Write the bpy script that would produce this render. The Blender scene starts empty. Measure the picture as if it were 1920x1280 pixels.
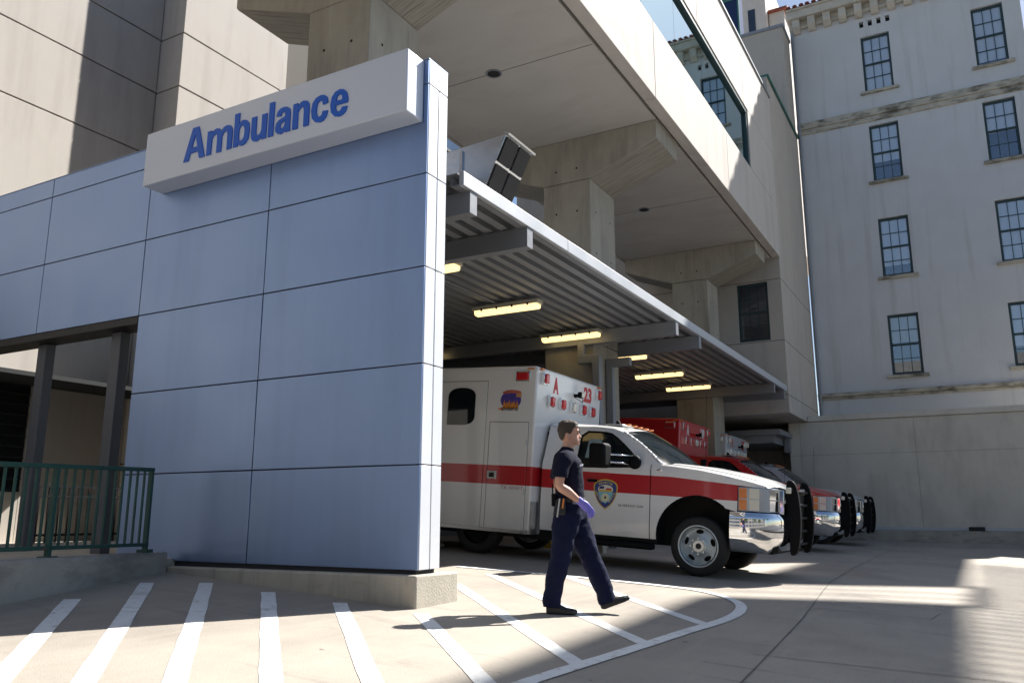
import bpy, math, random
from mathutils import Vector, Matrix, noise
from mathutils.geometry import delaunay_2d_cdt
random.seed(7)
sc = bpy.context.scene
col = sc.collection
R = math.radians
# ------------------------------------------------------------ camera, sky, sun, exposure
cam_d = bpy.data.cameras.new('camera'); cam = bpy.data.objects.new('camera', cam_d); col.objects.link(cam)
cam_d.sensor_width = 36.0; cam_d.lens = 36.0 * 1541 / 1920; cam_d.clip_start = .05; cam_d.clip_end = 3000
cam.location = (0, 0, 0)
cam.rotation_euler = (R(90 + 11.909), 0, R(29.195))
sc.camera = cam
SUN_AZ, SUN_EL = 22.0, 44.0                    # degrees from +Y towards +X, and above the horizon
w = bpy.data.worlds.new('World'); sc.world = w; w.use_nodes = True
wn = w.node_tree.nodes; wl = w.node_tree.links
sky = wn.new('ShaderNodeTexSky'); sky.sky_type = 'NISHITA'; sky.sun_disc = False
sky.sun_elevation = R(SUN_EL); sky.sun_rotation = R(SUN_AZ); sky.air_density = 1.0; sky.dust_density = .6; sky.ozone_density = 1.6
wl.new(sky.outputs[0], wn['Background'].inputs[0]); wn['Background'].inputs[1].default_value = .055
sd = bpy.data.lights.new('sun', 'SUN'); sun = bpy.data.objects.new('sun', sd); col.objects.link(sun)
sd.energy = 5.0; sd.angle = R(.55); sd.color = (1.0, .965, .91)
sdir = Vector((math.sin(R(SUN_AZ)) * math.cos(R(SUN_EL)), math.cos(R(SUN_AZ)) * math.cos(R(SUN_EL)), math.sin(R(SUN_EL))))
sun.rotation_euler = sdir.to_track_quat('Z', 'Y').to_euler()
sun.location = sdir * 60
vs = sc.view_settings
vs.view_transform = 'Standard'; vs.look = 'None'; vs.gamma = 1; vs.use_curve_mapping = False; vs.exposure = 1.25
# ------------------------------------------------------------ helpers
class MB:
    def __init__(s): s.v = []; s.f = []
    def add(s, vs_, fs):
        o = len(s.v); s.v += [tuple(p) for p in vs_]; s.f += [tuple(i + o for i in f) for f in fs]; return s
    def box(s, x0, x1, y0, y1, z0, z1):
        return s.add([(x0,y0,z0),(x1,y0,z0),(x1,y1,z0),(x0,y1,z0),(x0,y0,z1),(x1,y0,z1),(x1,y1,z1),(x0,y1,z1)],
                     [(0,3,2,1),(4,5,6,7),(0,1,5,4),(1,2,6,5),(2,3,7,6),(3,0,4,7)])
    def hexa(s, p):
        return s.add(p, [(0,3,2,1),(4,5,6,7),(0,1,5,4),(1,2,6,5),(2,3,7,6),(3,0,4,7)])
    def prism(s, poly, ax, a0, a1):
        n = len(poly)
        if ax == 'x': P = lambda q, a: (a, q[0], q[1])
        elif ax == 'y': P = lambda q, a: (q[0], a, q[1])
        else: P = lambda q, a: (q[0], q[1], a)
        v = [P(q, a0) for q in poly] + [P(q, a1) for q in poly]
        f = [tuple(range(n))[::-1], tuple(range(n, 2 * n))] + [(i, (i + 1) % n, n + (i + 1) % n, n + i) for i in range(n)]
        return s.add(v, f)
    def cyl(s, p0, p1, r, n=12, r2=None):
        p0, p1 = Vector(p0), Vector(p1); r2 = r if r2 is None else r2
        d = (p1 - p0).normalized(); a = d.orthogonal().normalized(); b = d.cross(a)
        v = []
        for p, q in ((p0, r), (p1, r2)):
            v += [p + (a * math.cos(2*math.pi*i/n) + b * math.sin(2*math.pi*i/n)) * q for i in range(n)]
        return s.add(v, [tuple(range(n))[::-1], tuple(range(n, 2*n))] + [(i, (i+1) % n, n + (i+1) % n, n + i) for i in range(n)])
    def tube(s, path, r, n=8):
        for a, b in zip(path[:-1], path[1:]): s.cyl(a, b, r, n)
        return s
    def lathe(s, prof, o, n=32, ax='y'):
        v = []; m = len(prof)
        for i in range(n):
            a = 2 * math.pi * i / n; c, t = math.cos(a), math.sin(a)
            for r, h in prof:
                v.append({'y': (o[0] + r*c, o[1] + h, o[2] + r*t), 'z': (o[0] + r*c, o[1] + r*t, o[2] + h), 'x': (o[0] + h, o[1] + r*c, o[2] + r*t)}[ax])
        f = [(i*m + j, ((i+1) % n)*m + j, ((i+1) % n)*m + j + 1, i*m + j + 1) for i in range(n) for j in range(m - 1)]
        return s.add(v, f)
    def grid(s, fn, nu, nv):
        v = [fn(i / nu, j / nv) for i in range(nu + 1) for j in range(nv + 1)]
        return s.add(v, [(i*(nv+1)+j, (i+1)*(nv+1)+j, (i+1)*(nv+1)+j+1, i*(nv+1)+j+1) for i in range(nu) for j in range(nv)])
    def loft(s, rings, cap=True):
        n = len(rings[0]); v = [p for r_ in rings for p in r_]
        f = [(k*n+i, k*n+(i+1) % n, (k+1)*n+(i+1) % n, (k+1)*n+i) for k in range(len(rings)-1) for i in range(n)]
        if cap: f += [tuple(range(n))[::-1], tuple(range((len(rings)-1)*n, len(rings)*n))]
        return s.add(v, f)
    def ell(s, c, r, nu=16, nv=10, rot=None):
        rings = []
        v = []
        for j in range(nv + 1):
            ph = -math.pi/2 + math.pi * j / nv
            for i in range(nu):
                a = 2*math.pi*i/nu
                p = Vector((r[0]*math.cos(ph)*math.cos(a), r[1]*math.cos(ph)*math.sin(a), r[2]*math.sin(ph)))
                if rot: p = rot @ p
                v.append(Vector(c) + p)
        f = [(j*nu+i, j*nu+(i+1) % nu, (j+1)*nu+(i+1) % nu, (j+1)*nu+i) for j in range(nv) for i in range(nu)]
        return s.add(v, f)
    def build(s, name, mat, parent=None, smooth=False, bevel=0, seg=2, kind=None, label=None, cat=None, group=None, auto=None):
        me = bpy.data.meshes.new(name); off = Vector((0, 0, 0))
        if parent is not None:
            q = parent
            while q.parent: q = q.parent
            if q.get('_world'): off = Vector(q.location)
        me.from_pydata([(p[0]-off.x, p[1]-off.y, p[2]-off.z) for p in s.v], [], s.f); me.update()
        o = bpy.data.objects.new(name, me); col.objects.link(o)
        me.materials.append(mat)
        if parent is not None: o.parent = parent
        if smooth:
            for p in me.polygons: p.use_smooth = True
            if auto: 
                try: me.set_sharp_from_angle(angle=R(auto))
                except Exception: pass
        if bevel:
            b = o.modifiers.new('bevel', 'BEVEL'); b.width = bevel; b.segments = seg; b.limit_method = 'ANGLE'; b.angle_limit = R(40)
            b.harden_normals = False
            for p in me.polygons: p.use_smooth = True
            try: me.set_sharp_from_angle(angle=R(40))
            except Exception: pass
        tag(o, label, cat, group, kind)
        return o
def tag(o, label=None, cat=None, group=None, kind=None):
    if label: o['label'] = label
    if cat: o['category'] = cat
    if group: o['group'] = group
    if kind: o['kind'] = kind
    return o
def thing(name, label, cat, loc=(0, 0, 0), group=None, world=True, rot=(0, 0, 0)):
    e = bpy.data.objects.new(name, None); col.objects.link(e); e.location = loc; e.rotation_euler = rot; e.empty_display_size = .3
    if world: e['_world'] = 1
    return tag(e, label, cat, group)
def part(name, me, mat, parent, loc=(0, 0, 0)):          # an object sharing mesh data
    o = bpy.data.objects.new(name, me); col.objects.link(o); o.parent = parent
    off = Vector((0, 0, 0)); q = parent
    while q.parent: q = q.parent
    if q.get('_world'): off = Vector(q.location)
    o.location = Vector(loc) - off
    if mat and not me.materials: me.materials.append(mat)
    return o
def mesh_of(mb, name):
    me = bpy.data.meshes.new(name); me.from_pydata(mb.v, [], mb.f); me.update(); return me
def inside(p, poly):
    c = False; j = len(poly) - 1
    for i in range(len(poly)):
        a, b = poly[i], poly[j]
        if (a[1] > p[1]) != (b[1] > p[1]) and p[0] < (b[0]-a[0])*(p[1]-a[1])/(b[1]-a[1]) + a[0]: c = not c
        j = i
    return c
def resample(poly, step):
    out = []
    for a, b in zip(poly, poly[1:] + poly[:1]):
        n = max(1, int(math.dist(a, b) / step))
        out += [(a[0]+(b[0]-a[0])*k/n, a[1]+(b[1]-a[1])*k/n) for k in range(n)]
    return out
def sheet(outer, holes, step, fn, mb=None):               # flat polygon with holes, triangulated on a grid and mapped by fn
    mb = mb or MB(); loops = [resample(outer, step)] + [resample(h, step) for h in holes]
    vs_, ed = [], []
    for l in loops:
        o = len(vs_); vs_ += [Vector(p) for p in l]; ed += [(o+i, o+(i+1) % len(l)) for i in range(len(l))]
    xs = [p[0] for p in outer]; ys = [p[1] for p in outer]
    x = min(xs) + step * .5
    while x < max(xs):
        y = min(ys) + step * .5
        while y < max(ys):
            if inside((x, y), outer) and not any(inside((x, y), h) for h in holes):
                vs_.append(Vector((x, y)))
            y += step
        x += step
    rv, re, rf, *_ = delaunay_2d_cdt(vs_, ed, [], 0, 1e-5)
    fs = []
    for t in rf:
        c = ((rv[t[0]][0]+rv[t[1]][0]+rv[t[2]][0])/3, (rv[t[0]][1]+rv[t[1]][1]+rv[t[2]][1])/3)
        if inside(c, outer) and not any(inside(c, h) for h in holes): fs.append(tuple(t))
    return mb.add([fn(p[0], p[1]) for p in rv], fs)
def text_islands(body, size=1.0, extrude=.0, offset=.0, shear=0.0, spacing=1.0):
    cu = bpy.data.curves.new('lettering', 'FONT'); cu.body = body; cu.size = size; cu.extrude = extrude; cu.offset = offset; cu.shear = shear
    cu.space_character = spacing; cu.resolution_u = 4
    o = bpy.data.objects.new('lettering', cu); col.objects.link(o)
    dg = bpy.context.evaluated_depsgraph_get(); dg.update()
    me = bpy.data.meshes.new_from_object(o.evaluated_get(dg))
    v = [tuple(p.co) for p in me.vertices]; f = [tuple(p.vertices) for p in me.polygons]
    bpy.data.objects.remove(o); bpy.data.curves.remove(cu); bpy.data.meshes.remove(me)
    return v, f
def split_islands(v, f):
    par = list(range(len(v)))
    def fi(a):
        while par[a] != a: par[a] = par[par[a]]; a = par[a]
        return a
    key = {}
    for i, p in enumerate(v):
        k = (round(p[0], 5), round(p[1], 5), 0)
        if k in key: par[fi(i)] = fi(key[k])
        else: key[k] = i
    for q in f:
        for a in q[1:]: par[fi(a)] = fi(q[0])
    g_ = {}
    for q in f: g_.setdefault(fi(q[0]), []).append(q)
    res = []
    for fs in g_.values():
        ids = sorted({i for q in fs for i in q}); m = {a: k for k, a in enumerate(ids)}
        res.append(([v[i] for i in ids], [tuple(m[i] for i in q) for q in fs]))
    return sorted(res, key=lambda t: min(p[0] for p in t[0]))
def fit_text(body, w_, h_, fn, mb=None, offset=.0, extrude=0, split=False, shear=0):
    v, f = text_islands(body, 1.0, extrude, offset, shear)
    x0 = min(p[0] for p in v); x1 = max(p[0] for p in v); y0 = min(p[1] for p in v); y1 = max(p[1] for p in v)
    v = [((p[0]-x0)/(x1-x0)*w_, (p[1]-y0)/(y1-y0)*h_, p[2]) for p in v]
    if split: return split_islands(v, f)
    return (mb or MB()).add([fn(*p) for p in v], f)
# ------------------------------------------------------------ materials
def mat(name, c, rough=.6, metal=0.0, var=0.0, scale=3.0, bump=0.0, bscale=40.0, stain=None, stain_amt=0, stain_scale=(1, 1, 1), spec=.5, streak=None, coat=0, emis=None, emis_s=0, world=False):
    m = bpy.data.materials.new(name); m.use_nodes = True
    n = m.node_tree.nodes; l = m.node_tree.links; b = n['Principled BSDF']
    b.inputs['Base Color'].default_value = (*c, 1); b.inputs['Roughness'].default_value = rough; b.inputs['Metallic'].default_value = metal
    b.inputs['Specular IOR Level'].default_value = spec
    if coat: b.inputs['Coat Weight'].default_value = coat; b.inputs['Coat Roughness'].default_value = .05
    if emis: b.inputs['Emission Color'].default_value = (*emis, 1); b.inputs['Emission Strength'].default_value = emis_s
    if not (var or bump or stain or streak): return m
    tc = n.new('ShaderNodeTexCoord')
    src = tc.outputs['Object']
    if world:
        ge = n.new('ShaderNodeNewGeometry'); src = ge.outputs['Position']
    colr = None
    if var:
        t = n.new('ShaderNodeTexNoise'); t.inputs['Scale'].default_value = scale; t.inputs['Detail'].default_value = 8; t.inputs['Roughness'].default_value = .65
        l.new(src, t.inputs['Vector'])
        mr = n.new('ShaderNodeMapRange'); mr.inputs[1].default_value = .25; mr.inputs[2].default_value = .75; mr.inputs[3].default_value = 1 - var; mr.inputs[4].default_value = 1 + var
        l.new(t.outputs[0], mr.inputs[0])
        mx = n.new('ShaderNodeMix'); mx.data_type = 'RGBA'; mx.blend_type = 'MULTIPLY'; mx.inputs[0].default_value = 1
        mx.inputs[6].default_value = (*c, 1); l.new(mr.outputs[0], mx.inputs[7]); colr = mx.outputs[2]
        rr = n.new('ShaderNodeMapRange'); rr.inputs[1].default_value = .3; rr.inputs[2].default_value = .7; rr.inputs[3].default_value = max(0, rough - .08); rr.inputs[4].default_value = min(1, rough + .08)
        l.new(t.outputs[0], rr.inputs[0]); l.new(rr.outputs[0], b.inputs['Roughness'])
    for (scol, amt, ssc, lo, hi) in (stain or []):
        mp = n.new('ShaderNodeMapping'); mp.inputs['Scale'].default_value = ssc; l.new(src, mp.inputs['Vector'])
        t = n.new('ShaderNodeTexNoise'); t.inputs['Scale'].default_value = 1; t.inputs['Detail'].default_value = 7; t.inputs['Roughness'].default_value = .6; l.new(mp.outputs[0], t.inputs['Vector'])
        mr = n.new('ShaderNodeMapRange'); mr.inputs[1].default_value = lo; mr.inputs[2].default_value = hi; mr.inputs[3].default_value = 0; mr.inputs[4].default_value = amt
        l.new(t.outputs[0], mr.inputs[0])
        mx = n.new('ShaderNodeMix'); mx.data_type = 'RGBA'; l.new(mr.outputs[0], mx.inputs[0])
        if colr: l.new(colr, mx.inputs[6])
        else: mx.inputs[6].default_value = (*c, 1)
        mx.inputs[7].default_value = (*scol, 1); colr = mx.outputs[2]
    if colr: l.new(colr, b.inputs['Base Color'])
    if bump:
        t = n.new('ShaderNodeTexNoise'); t.inputs['Scale'].default_value = bscale; t.inputs['Detail'].default_value = 6; l.new(src, t.inputs['Vector'])
        bp = n.new('ShaderNodeBump'); bp.inputs['Strength'].default_value = bump; bp.inputs['Distance'].default_value = .01; l.new(t.outputs[0], bp.inputs['Height']); l.new(bp.outputs[0], b.inputs['Normal'])
    return m
K = {}
K['ground'] = mat('driveway_concrete', (.37, .325, .27), .85, var=.14, scale=1.1, bump=.35, bscale=90, world=True,
    stain=[((.215, .19, .165), .85, (.5, .35, .5), .46, .70), ((.10, .09, .085), .7, (.5, 3.2, 1), .60, .78), ((.42, .37, .30), .5, (9, .8, 2), .5, .75), ((.05, .045, .04), .8, (4.5, 4.5, 4.5), .69, .74), ((.22, .19, .16), .45, (150, 150, 150), .48, .62), ((.46, .42, .36), .4, (210, 210, 210), .52, .64)])
K['paint'] = mat('road_paint', (.80, .80, .78), .7, var=.08, scale=14, bump=.2, bscale=80, world=True, stain=[((.45, .40, .34), .85, (11, 11, 11), .56, .70), ((.25, .23, .21), .6, (1.2, 1.2, 1.2), .55, .75), ((.42, .38, .32), .6, (120, 120, 120), .58, .66)])
K['joint'] = mat('joint_filler', (.13, .12, .105), .9)
K['cladding'] = mat('cladding_aluminium', (.265, .365, .58), .44, .85, var=.05, scale=.9, bump=.06, bscale=1.3, stain=[((.225, .31, .48), .5, (3, 3, .25), .52, .75)], world=True)
K['corner'] = mat('sunlit_end_panel', (.70, .72, .76), .42, .15, var=.03, scale=1.2, world=True)  # cladding made whiter here; sunlight on the end face put into the colour
K['cladding_core'] = mat('joint_shadow_backing', (.03, .03, .035), .8)
K['sign'] = mat('sign_white', (.62, .665, .76), .3)
K['letter'] = mat('letter_blue', (.008, .11, .56), .4, spec=.3)
K['plinth'] = mat('plinth_concrete', (.43, .395, .33), .9, var=.16, scale=2.2, bump=.5, bscale=50, world=True, stain=[((.22, .20, .17), .7, (5, 5, .8), .52, .72), ((.18, .16, .13), .5, (1.5, 1.5, 6), .6, .75)])
K['kerb'] = mat('ramp_concrete', (.36, .34, .30), .9, var=.2, scale=2, bump=.5, bscale=40, world=True, stain=[((.14, .13, .12), .75, (1.5, 1.5, 4), .5, .7)])
K['pier'] = mat('raw_concrete', (.365, .34, .285), .88, var=.12, scale=1.6, bump=.6, bscale=45, world=True,
    stain=[((.20, .18, .15), .75, (2.2, 2.2, .45), .48, .72), ((.44, .415, .36), .35, (14, 14, .6), .5, .7), ((.10, .09, .08), .7, (16, 16, 16), .70, .76)])
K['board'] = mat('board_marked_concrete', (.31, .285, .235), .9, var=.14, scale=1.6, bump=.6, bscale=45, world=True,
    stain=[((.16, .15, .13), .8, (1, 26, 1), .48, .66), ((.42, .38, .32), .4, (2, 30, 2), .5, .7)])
K['soffit'] = mat('painted_soffit', (.52, .49, .445), .85, var=.07, scale=.9, bump=.15, bscale=70, world=True, stain=[((.40, .36, .31), .5, (.7, 2.2, 1), .5, .75)])
K['precast'] = mat('precast_panel', (.57, .525, .475), .85, var=.06, scale=1.3, bump=.25, bscale=90, world=True, stain=[((.42, .37, .33), .6, (2.6, 2.6, .3), .50, .75)])
K['tan'] = mat('tan_render', (.50, .455, .40), .88, var=.08, scale=1.5, bump=.3, bscale=60, world=True, stain=[((.36, .32, .28), .6, (2.2, 2.2, .3), .5, .75)])
K['stucco'] = mat('white_stucco', (.60, .605, .615), .85, var=.05, scale=1.0, bump=.4, bscale=60, world=True, stain=[((.40, .39, .38), .7, (2.9, 2.9, .14), .54, .78), ((.55, .55, .55), .5, (.4, .4, .3), .5, .7)])
K['stone'] = mat('weathered_trim', (.47, .435, .36), .9, var=.16, scale=3, bump=.5, bscale=30, world=True, stain=[((.10, .095, .07), .9, (1.8, 1.8, 5), .46, .64)])
K['retain'] = mat('retaining_wall', (.58, .555, .49), .9, var=.08, scale=1.2, bump=.35, bscale=70, world=True, stain=[((.32, .29, .25), .5, (1.5, 1.5, .5), .5, .75)])
K['steel'] = mat('grey_painted_steel', (.24, .25, .27), .45, .2, var=.05, scale=3)
K['deck'] = mat('galvanised_deck', (.30, .31, .33), .5, .3, var=.06, scale=2)
K['fascia'] = mat('white_metal_trim', (.47, .49, .52), .5, .2, var=.03, scale=2)
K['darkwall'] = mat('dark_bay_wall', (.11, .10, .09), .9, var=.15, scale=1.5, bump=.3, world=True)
K['louver'] = mat('louver_metal', (.018, .022, .024), .7)
K['greenrail'] = mat('green_paint', (.018, .068, .052), .5, var=.12, scale=6, stain=[((.20, .05, .03), .7, (7, 7, 7), .64, .72)])
K['blackrail'] = mat('black_paint', (.012, .012, .014), .45)
K['winframe'] = mat('window_frame_blue_green', (.022, .05, .058), .5, var=.1, scale=8)
K['pane'] = mat('window_glass', (.02, .03, .05), .04, spec=.8)
K['blind'] = mat('window_blind', (.82, .83, .86), .8, var=.03, scale=3)
K['greenglass'] = mat('tinted_green_glass', (.42, .60, .63), .02, 1.0)
K['copper'] = mat('green_coping', (.045, .16, .13), .5, .2)
K['roof'] = mat('clay_tile', (.24, .065, .04), .8, var=.25, scale=5, bump=.3)
K['gutter'] = mat('bluegrey_pipe', (.27, .29, .32), .55, .2)
K['lens'] = mat('lamp_lens', (.9, .75, .4), .4, emis=(1.0, .72, .30), emis_s=.8)
K['housing'] = mat('lamp_housing', (.50, .47, .38), .5)
K['duct'] = mat('galvanised_duct', (.55, .58, .62), .22, .9, var=.1, scale=4)
K['grillblack'] = mat('dark_grille', (.014, .012, .012), .55)
K['bwhite'] = mat('vehicle_white', (.80, .80, .79), .3, coat=.6)
K['chrome'] = mat('chrome', (.80, .81, .82), .06, 1.0)
K['alu'] = mat('aluminium', (.52, .53, .54), .32, .9, var=.1, scale=8)
K['rubber'] = mat('rubber', (.016, .016, .017), .75, var=.2, scale=20, bump=.2, bscale=120)
K['blackpl'] = mat('black_plastic', (.005, .005, .006), .65, spec=.15)
K['cavity'] = mat('dark_underbody', (.006, .006, .006), .9)
K['rim'] = mat('silver_wheel', (.56, .62, .64), .38, .55, var=.06, scale=10)
K['vglass'] = mat('vehicle_glass', (.008, .012, .014), .03, spec=.6)
K['poststeel'] = mat('dark_post_steel', (.10, .105, .12), .5, .2)
K['redlens'] = mat('red_lens', (.55, .012, .02), .15, coat=.5)
K['clearlens'] = mat('clear_lens', (.72, .70, .60), .12, coat=.6)
K['amber'] = mat('amber_lens', (.75, .23, .05), .2, coat=.5)
K['lampglass'] = mat('headlamp_lens', (.42, .46, .50), .08, .35, coat=.8)
K['txtred'] = mat('red_vinyl', (.50, .02, .025), .4)
K['txtdark'] = mat('maroon_vinyl', (.30, .02, .03), .4)
K['asphalt'] = mat('street_asphalt', (.055, .055, .058), .85, var=.2, scale=2, bump=.4, bscale=60, world=True)
K['leaf'] = mat('street_leaves', (.055, .11, .025), .6, var=.35, scale=3)
K['bark'] = mat('bark', (.12, .09, .06), .9, var=.2, scale=8)
K['yellow'] = mat('yellow_paint', (.72, .46, .03), .55)
# ------------------------------------------------------------ ground
def lerp(t, pts):
    if t <= pts[0][0]: return pts[0][1]
    for (a, b), (c, d) in zip(pts, pts[1:]):
        if t <= c: return b + (d - b) * (t - a) / (c - a)
    return pts[-1][1]
HY = [(0, -1.0247), (11.4, -.83), (25, -.80), (29, -.74)]
def g(x, y):
    return lerp(y, HY) + lerp(y, [(23.5, -.066), (28, 0.0)]) * (max(-8.5, min(x, 2.5)) + 3.45)
xs = [-400, -120, -40, -20, -12] + [-8.5 + .5 * i for i in range(23)] + [6, 12, 30, 120, 400]
ys = [-400, -100, -30, -8, -3] + [.0, 2, 4, 6, 8, 10, 11.4, 14, 17, 20, 23.5, 25, 26.5, 28, 29, 32, 40, 60, 150, 400]
gm = MB(); gm.grid(lambda u, v: (xs[round(u*(len(xs)-1))], ys[round(v*(len(ys)-1))], g(xs[round(u*(len(xs)-1))], ys[round(v*(len(ys)-1))])), len(xs)-1, len(ys)-1)
pavement = gm.build('pavement', K['ground'], kind='structure')
def ribbon(path, width, dz, name, m, parent, jag=0):
    mb = MB(); L = []; n = len(path)
    for i, p in enumerate(path):
        a = Vector(path[max(0, i-1)]); b = Vector(path[min(n-1, i+1)]); t = (b - a).normalized(); nn = Vector((-t.y, t.x))
        for s_ in (-1, 1):
            q = Vector(p) + nn * (width/2 * s_ + random.uniform(-jag, jag)); L.append((q.x, q.y, g(q.x, q.y) + dz))
    mb.add(L, [(2*i, 2*i+2, 2*i+3, 2*i+1) for i in range(n-1)])
    return mb.build(name, m, parent)
def dense(path, step):
    out = [path[0]]
    for a, b in zip(path, path[1:]):
        k = max(1, int(math.dist(a, b)/step)); out += [(a[0]+(b[0]-a[0])*i/k, a[1]+(b[1]-a[1])*i/k) for i in range(1, k+1)]
    return out
def smooth(path, it=2):
    for _ in range(it):
        q = [path[0]]
        for a, b in zip(path, path[1:]): q += [(.75*a[0]+.25*b[0], .75*a[1]+.25*b[1]), (.25*a[0]+.75*b[0], .25*a[1]+.75*b[1])]
        path = q + [path[-1]]
    return path
for a, b in [((-3.9,2.05),(-6.95,4.63)), ((-3.4,2.15),(-7.38,5.70)), ((-3.0,2.38),(-7.02,6.13)), ((-2.6,2.68),(-6.17,6.15)), ((-2.56,3.42),(-5.28,6.17)), ((-2.58,4.4),(-4.42,6.25)), ((-2.48,5.38),(-5.28,8.14)), ((-2.40,6.43),(-5.50,9.26)), ((-2.27,7.66),(-4.70,9.86))]:
    ribbon(dense([a, b], .25), .135, .004, 'painted_stripe', K['paint'], pavement, .004)
edge = smooth([(-2.5,2.2),(-2.52,3.99),(-2.54,4.71),(-2.47,5.39),(-2.38,6.27),(-2.29,7.34),(-2.21,7.89),(-2.20,8.58),(-2.32,9.18),(-2.56,9.61),(-2.89,9.92),(-3.25,10.03),(-3.64,10.03),(-4.1,9.98),(-4.75,9.91),(-5.46,9.77),(-6.2,9.6)])
ribbon(edge, .115, .008, 'painted_border', K['paint'], pavement, .003)
# slab joints (sealed saw cuts)
for path in [[(-1.2,1.5),(-1.46,5.65),(-1.63,8.76),(-1.95,12.7),(-2.05,16),(-2.15,26)], [(-1.62,6.62),(.2,7.0),(4,7.6)], [(-7.5,12.9),(-2.0,12.7),(3,12.6)], [(1.6,1),(1.5,14),(1.3,27)], [(-2.0,18.6),(4,18.7)], [(-1.75,9.6),(-1.1,9.75),(-.55,9.8),(-.5,10.3)]]:
    ribbon(dense(path, .3), .012, .006, 'slab_joint', K['joint'], pavement, .003)
# ------------------------------------------------------------ clad wall with plinth
Wl = thing('clad_wall', 'tall blue-grey metal panel wall beside the ambulance bay, on a low concrete plinth', 'wall', (-6.8, 6.6, -.55))
ZR = [-.51, .475, 1.462, 2.455, 3.455, 4.465, 4.745]
XR = [-4.645, -6.87, -9.03, -11.20, -13.4, -15.6]
J = .006
core = MB(); core.box(-9.02, -4.66, 6.52, 6.84, -.5, 4.735); core.box(-15.6, -9.02, 6.52, 6.84, 2.47, 4.735)
core.build('wall_core', K['cladding_core'], Wl)
for i in range(5):
    x1, x0 = XR[i], XR[i+1]
    for j in range(6):
        if i >= 2 and j < 3: continue
        z0, z1 = ZR[j], ZR[j+1]
        MB().box(x0+J, x1-(J if i else 0), 6.50+random.uniform(-.001,.001), 6.518, z0+J, z1-J).build('panel', K['cladding'], Wl, bevel=.003, seg=1)
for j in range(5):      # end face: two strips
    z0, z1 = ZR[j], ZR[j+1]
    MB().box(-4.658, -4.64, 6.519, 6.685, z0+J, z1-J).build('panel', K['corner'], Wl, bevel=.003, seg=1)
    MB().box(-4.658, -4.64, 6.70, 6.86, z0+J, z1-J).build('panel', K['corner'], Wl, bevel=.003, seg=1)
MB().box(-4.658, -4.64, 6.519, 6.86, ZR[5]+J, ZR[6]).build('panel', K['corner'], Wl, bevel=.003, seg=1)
MB().box(-15.6, -4.64, 6.50, 6.86, 4.747, 4.756).build('coping', K['cladding'], Wl)
MB().box(-15.6, -4.66, 6.845, 6.86, -.5, 4.74).build('rear_sheet', K['cladding'], Wl) if False else None
MB().box(-15.6, -9.045, 6.505, 6.85, 2.36, 2.452).build('opening_head', K['grillblack'], Wl)
pl = MB()
pl.hexa([(-8.0,6.40,-.95),(-4.585,6.40,-1.05),(-4.585,7.12,-1.05),(-8.0,7.12,-.95),(-8.0,6.40,-.56),(-4.585,6.40,-.545),(-4.585,7.12,-.545),(-8.0,7.12,-.56)])
pl.build('plinth', K['plinth'], Wl, bevel=.02)
MB().box(-8.9, -4.68, 6.53, 6.83, -.56, -.50).build('base_gap', K['cladding_core'], Wl)
for x in (-9.72, -11.35, -13.4, -15.2):
    MB().box(x-.10, x+.10, 6.70, 6.84, -.55, 2.36).build('steel_post', K['poststeel'], Wl, bevel=.01)
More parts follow.
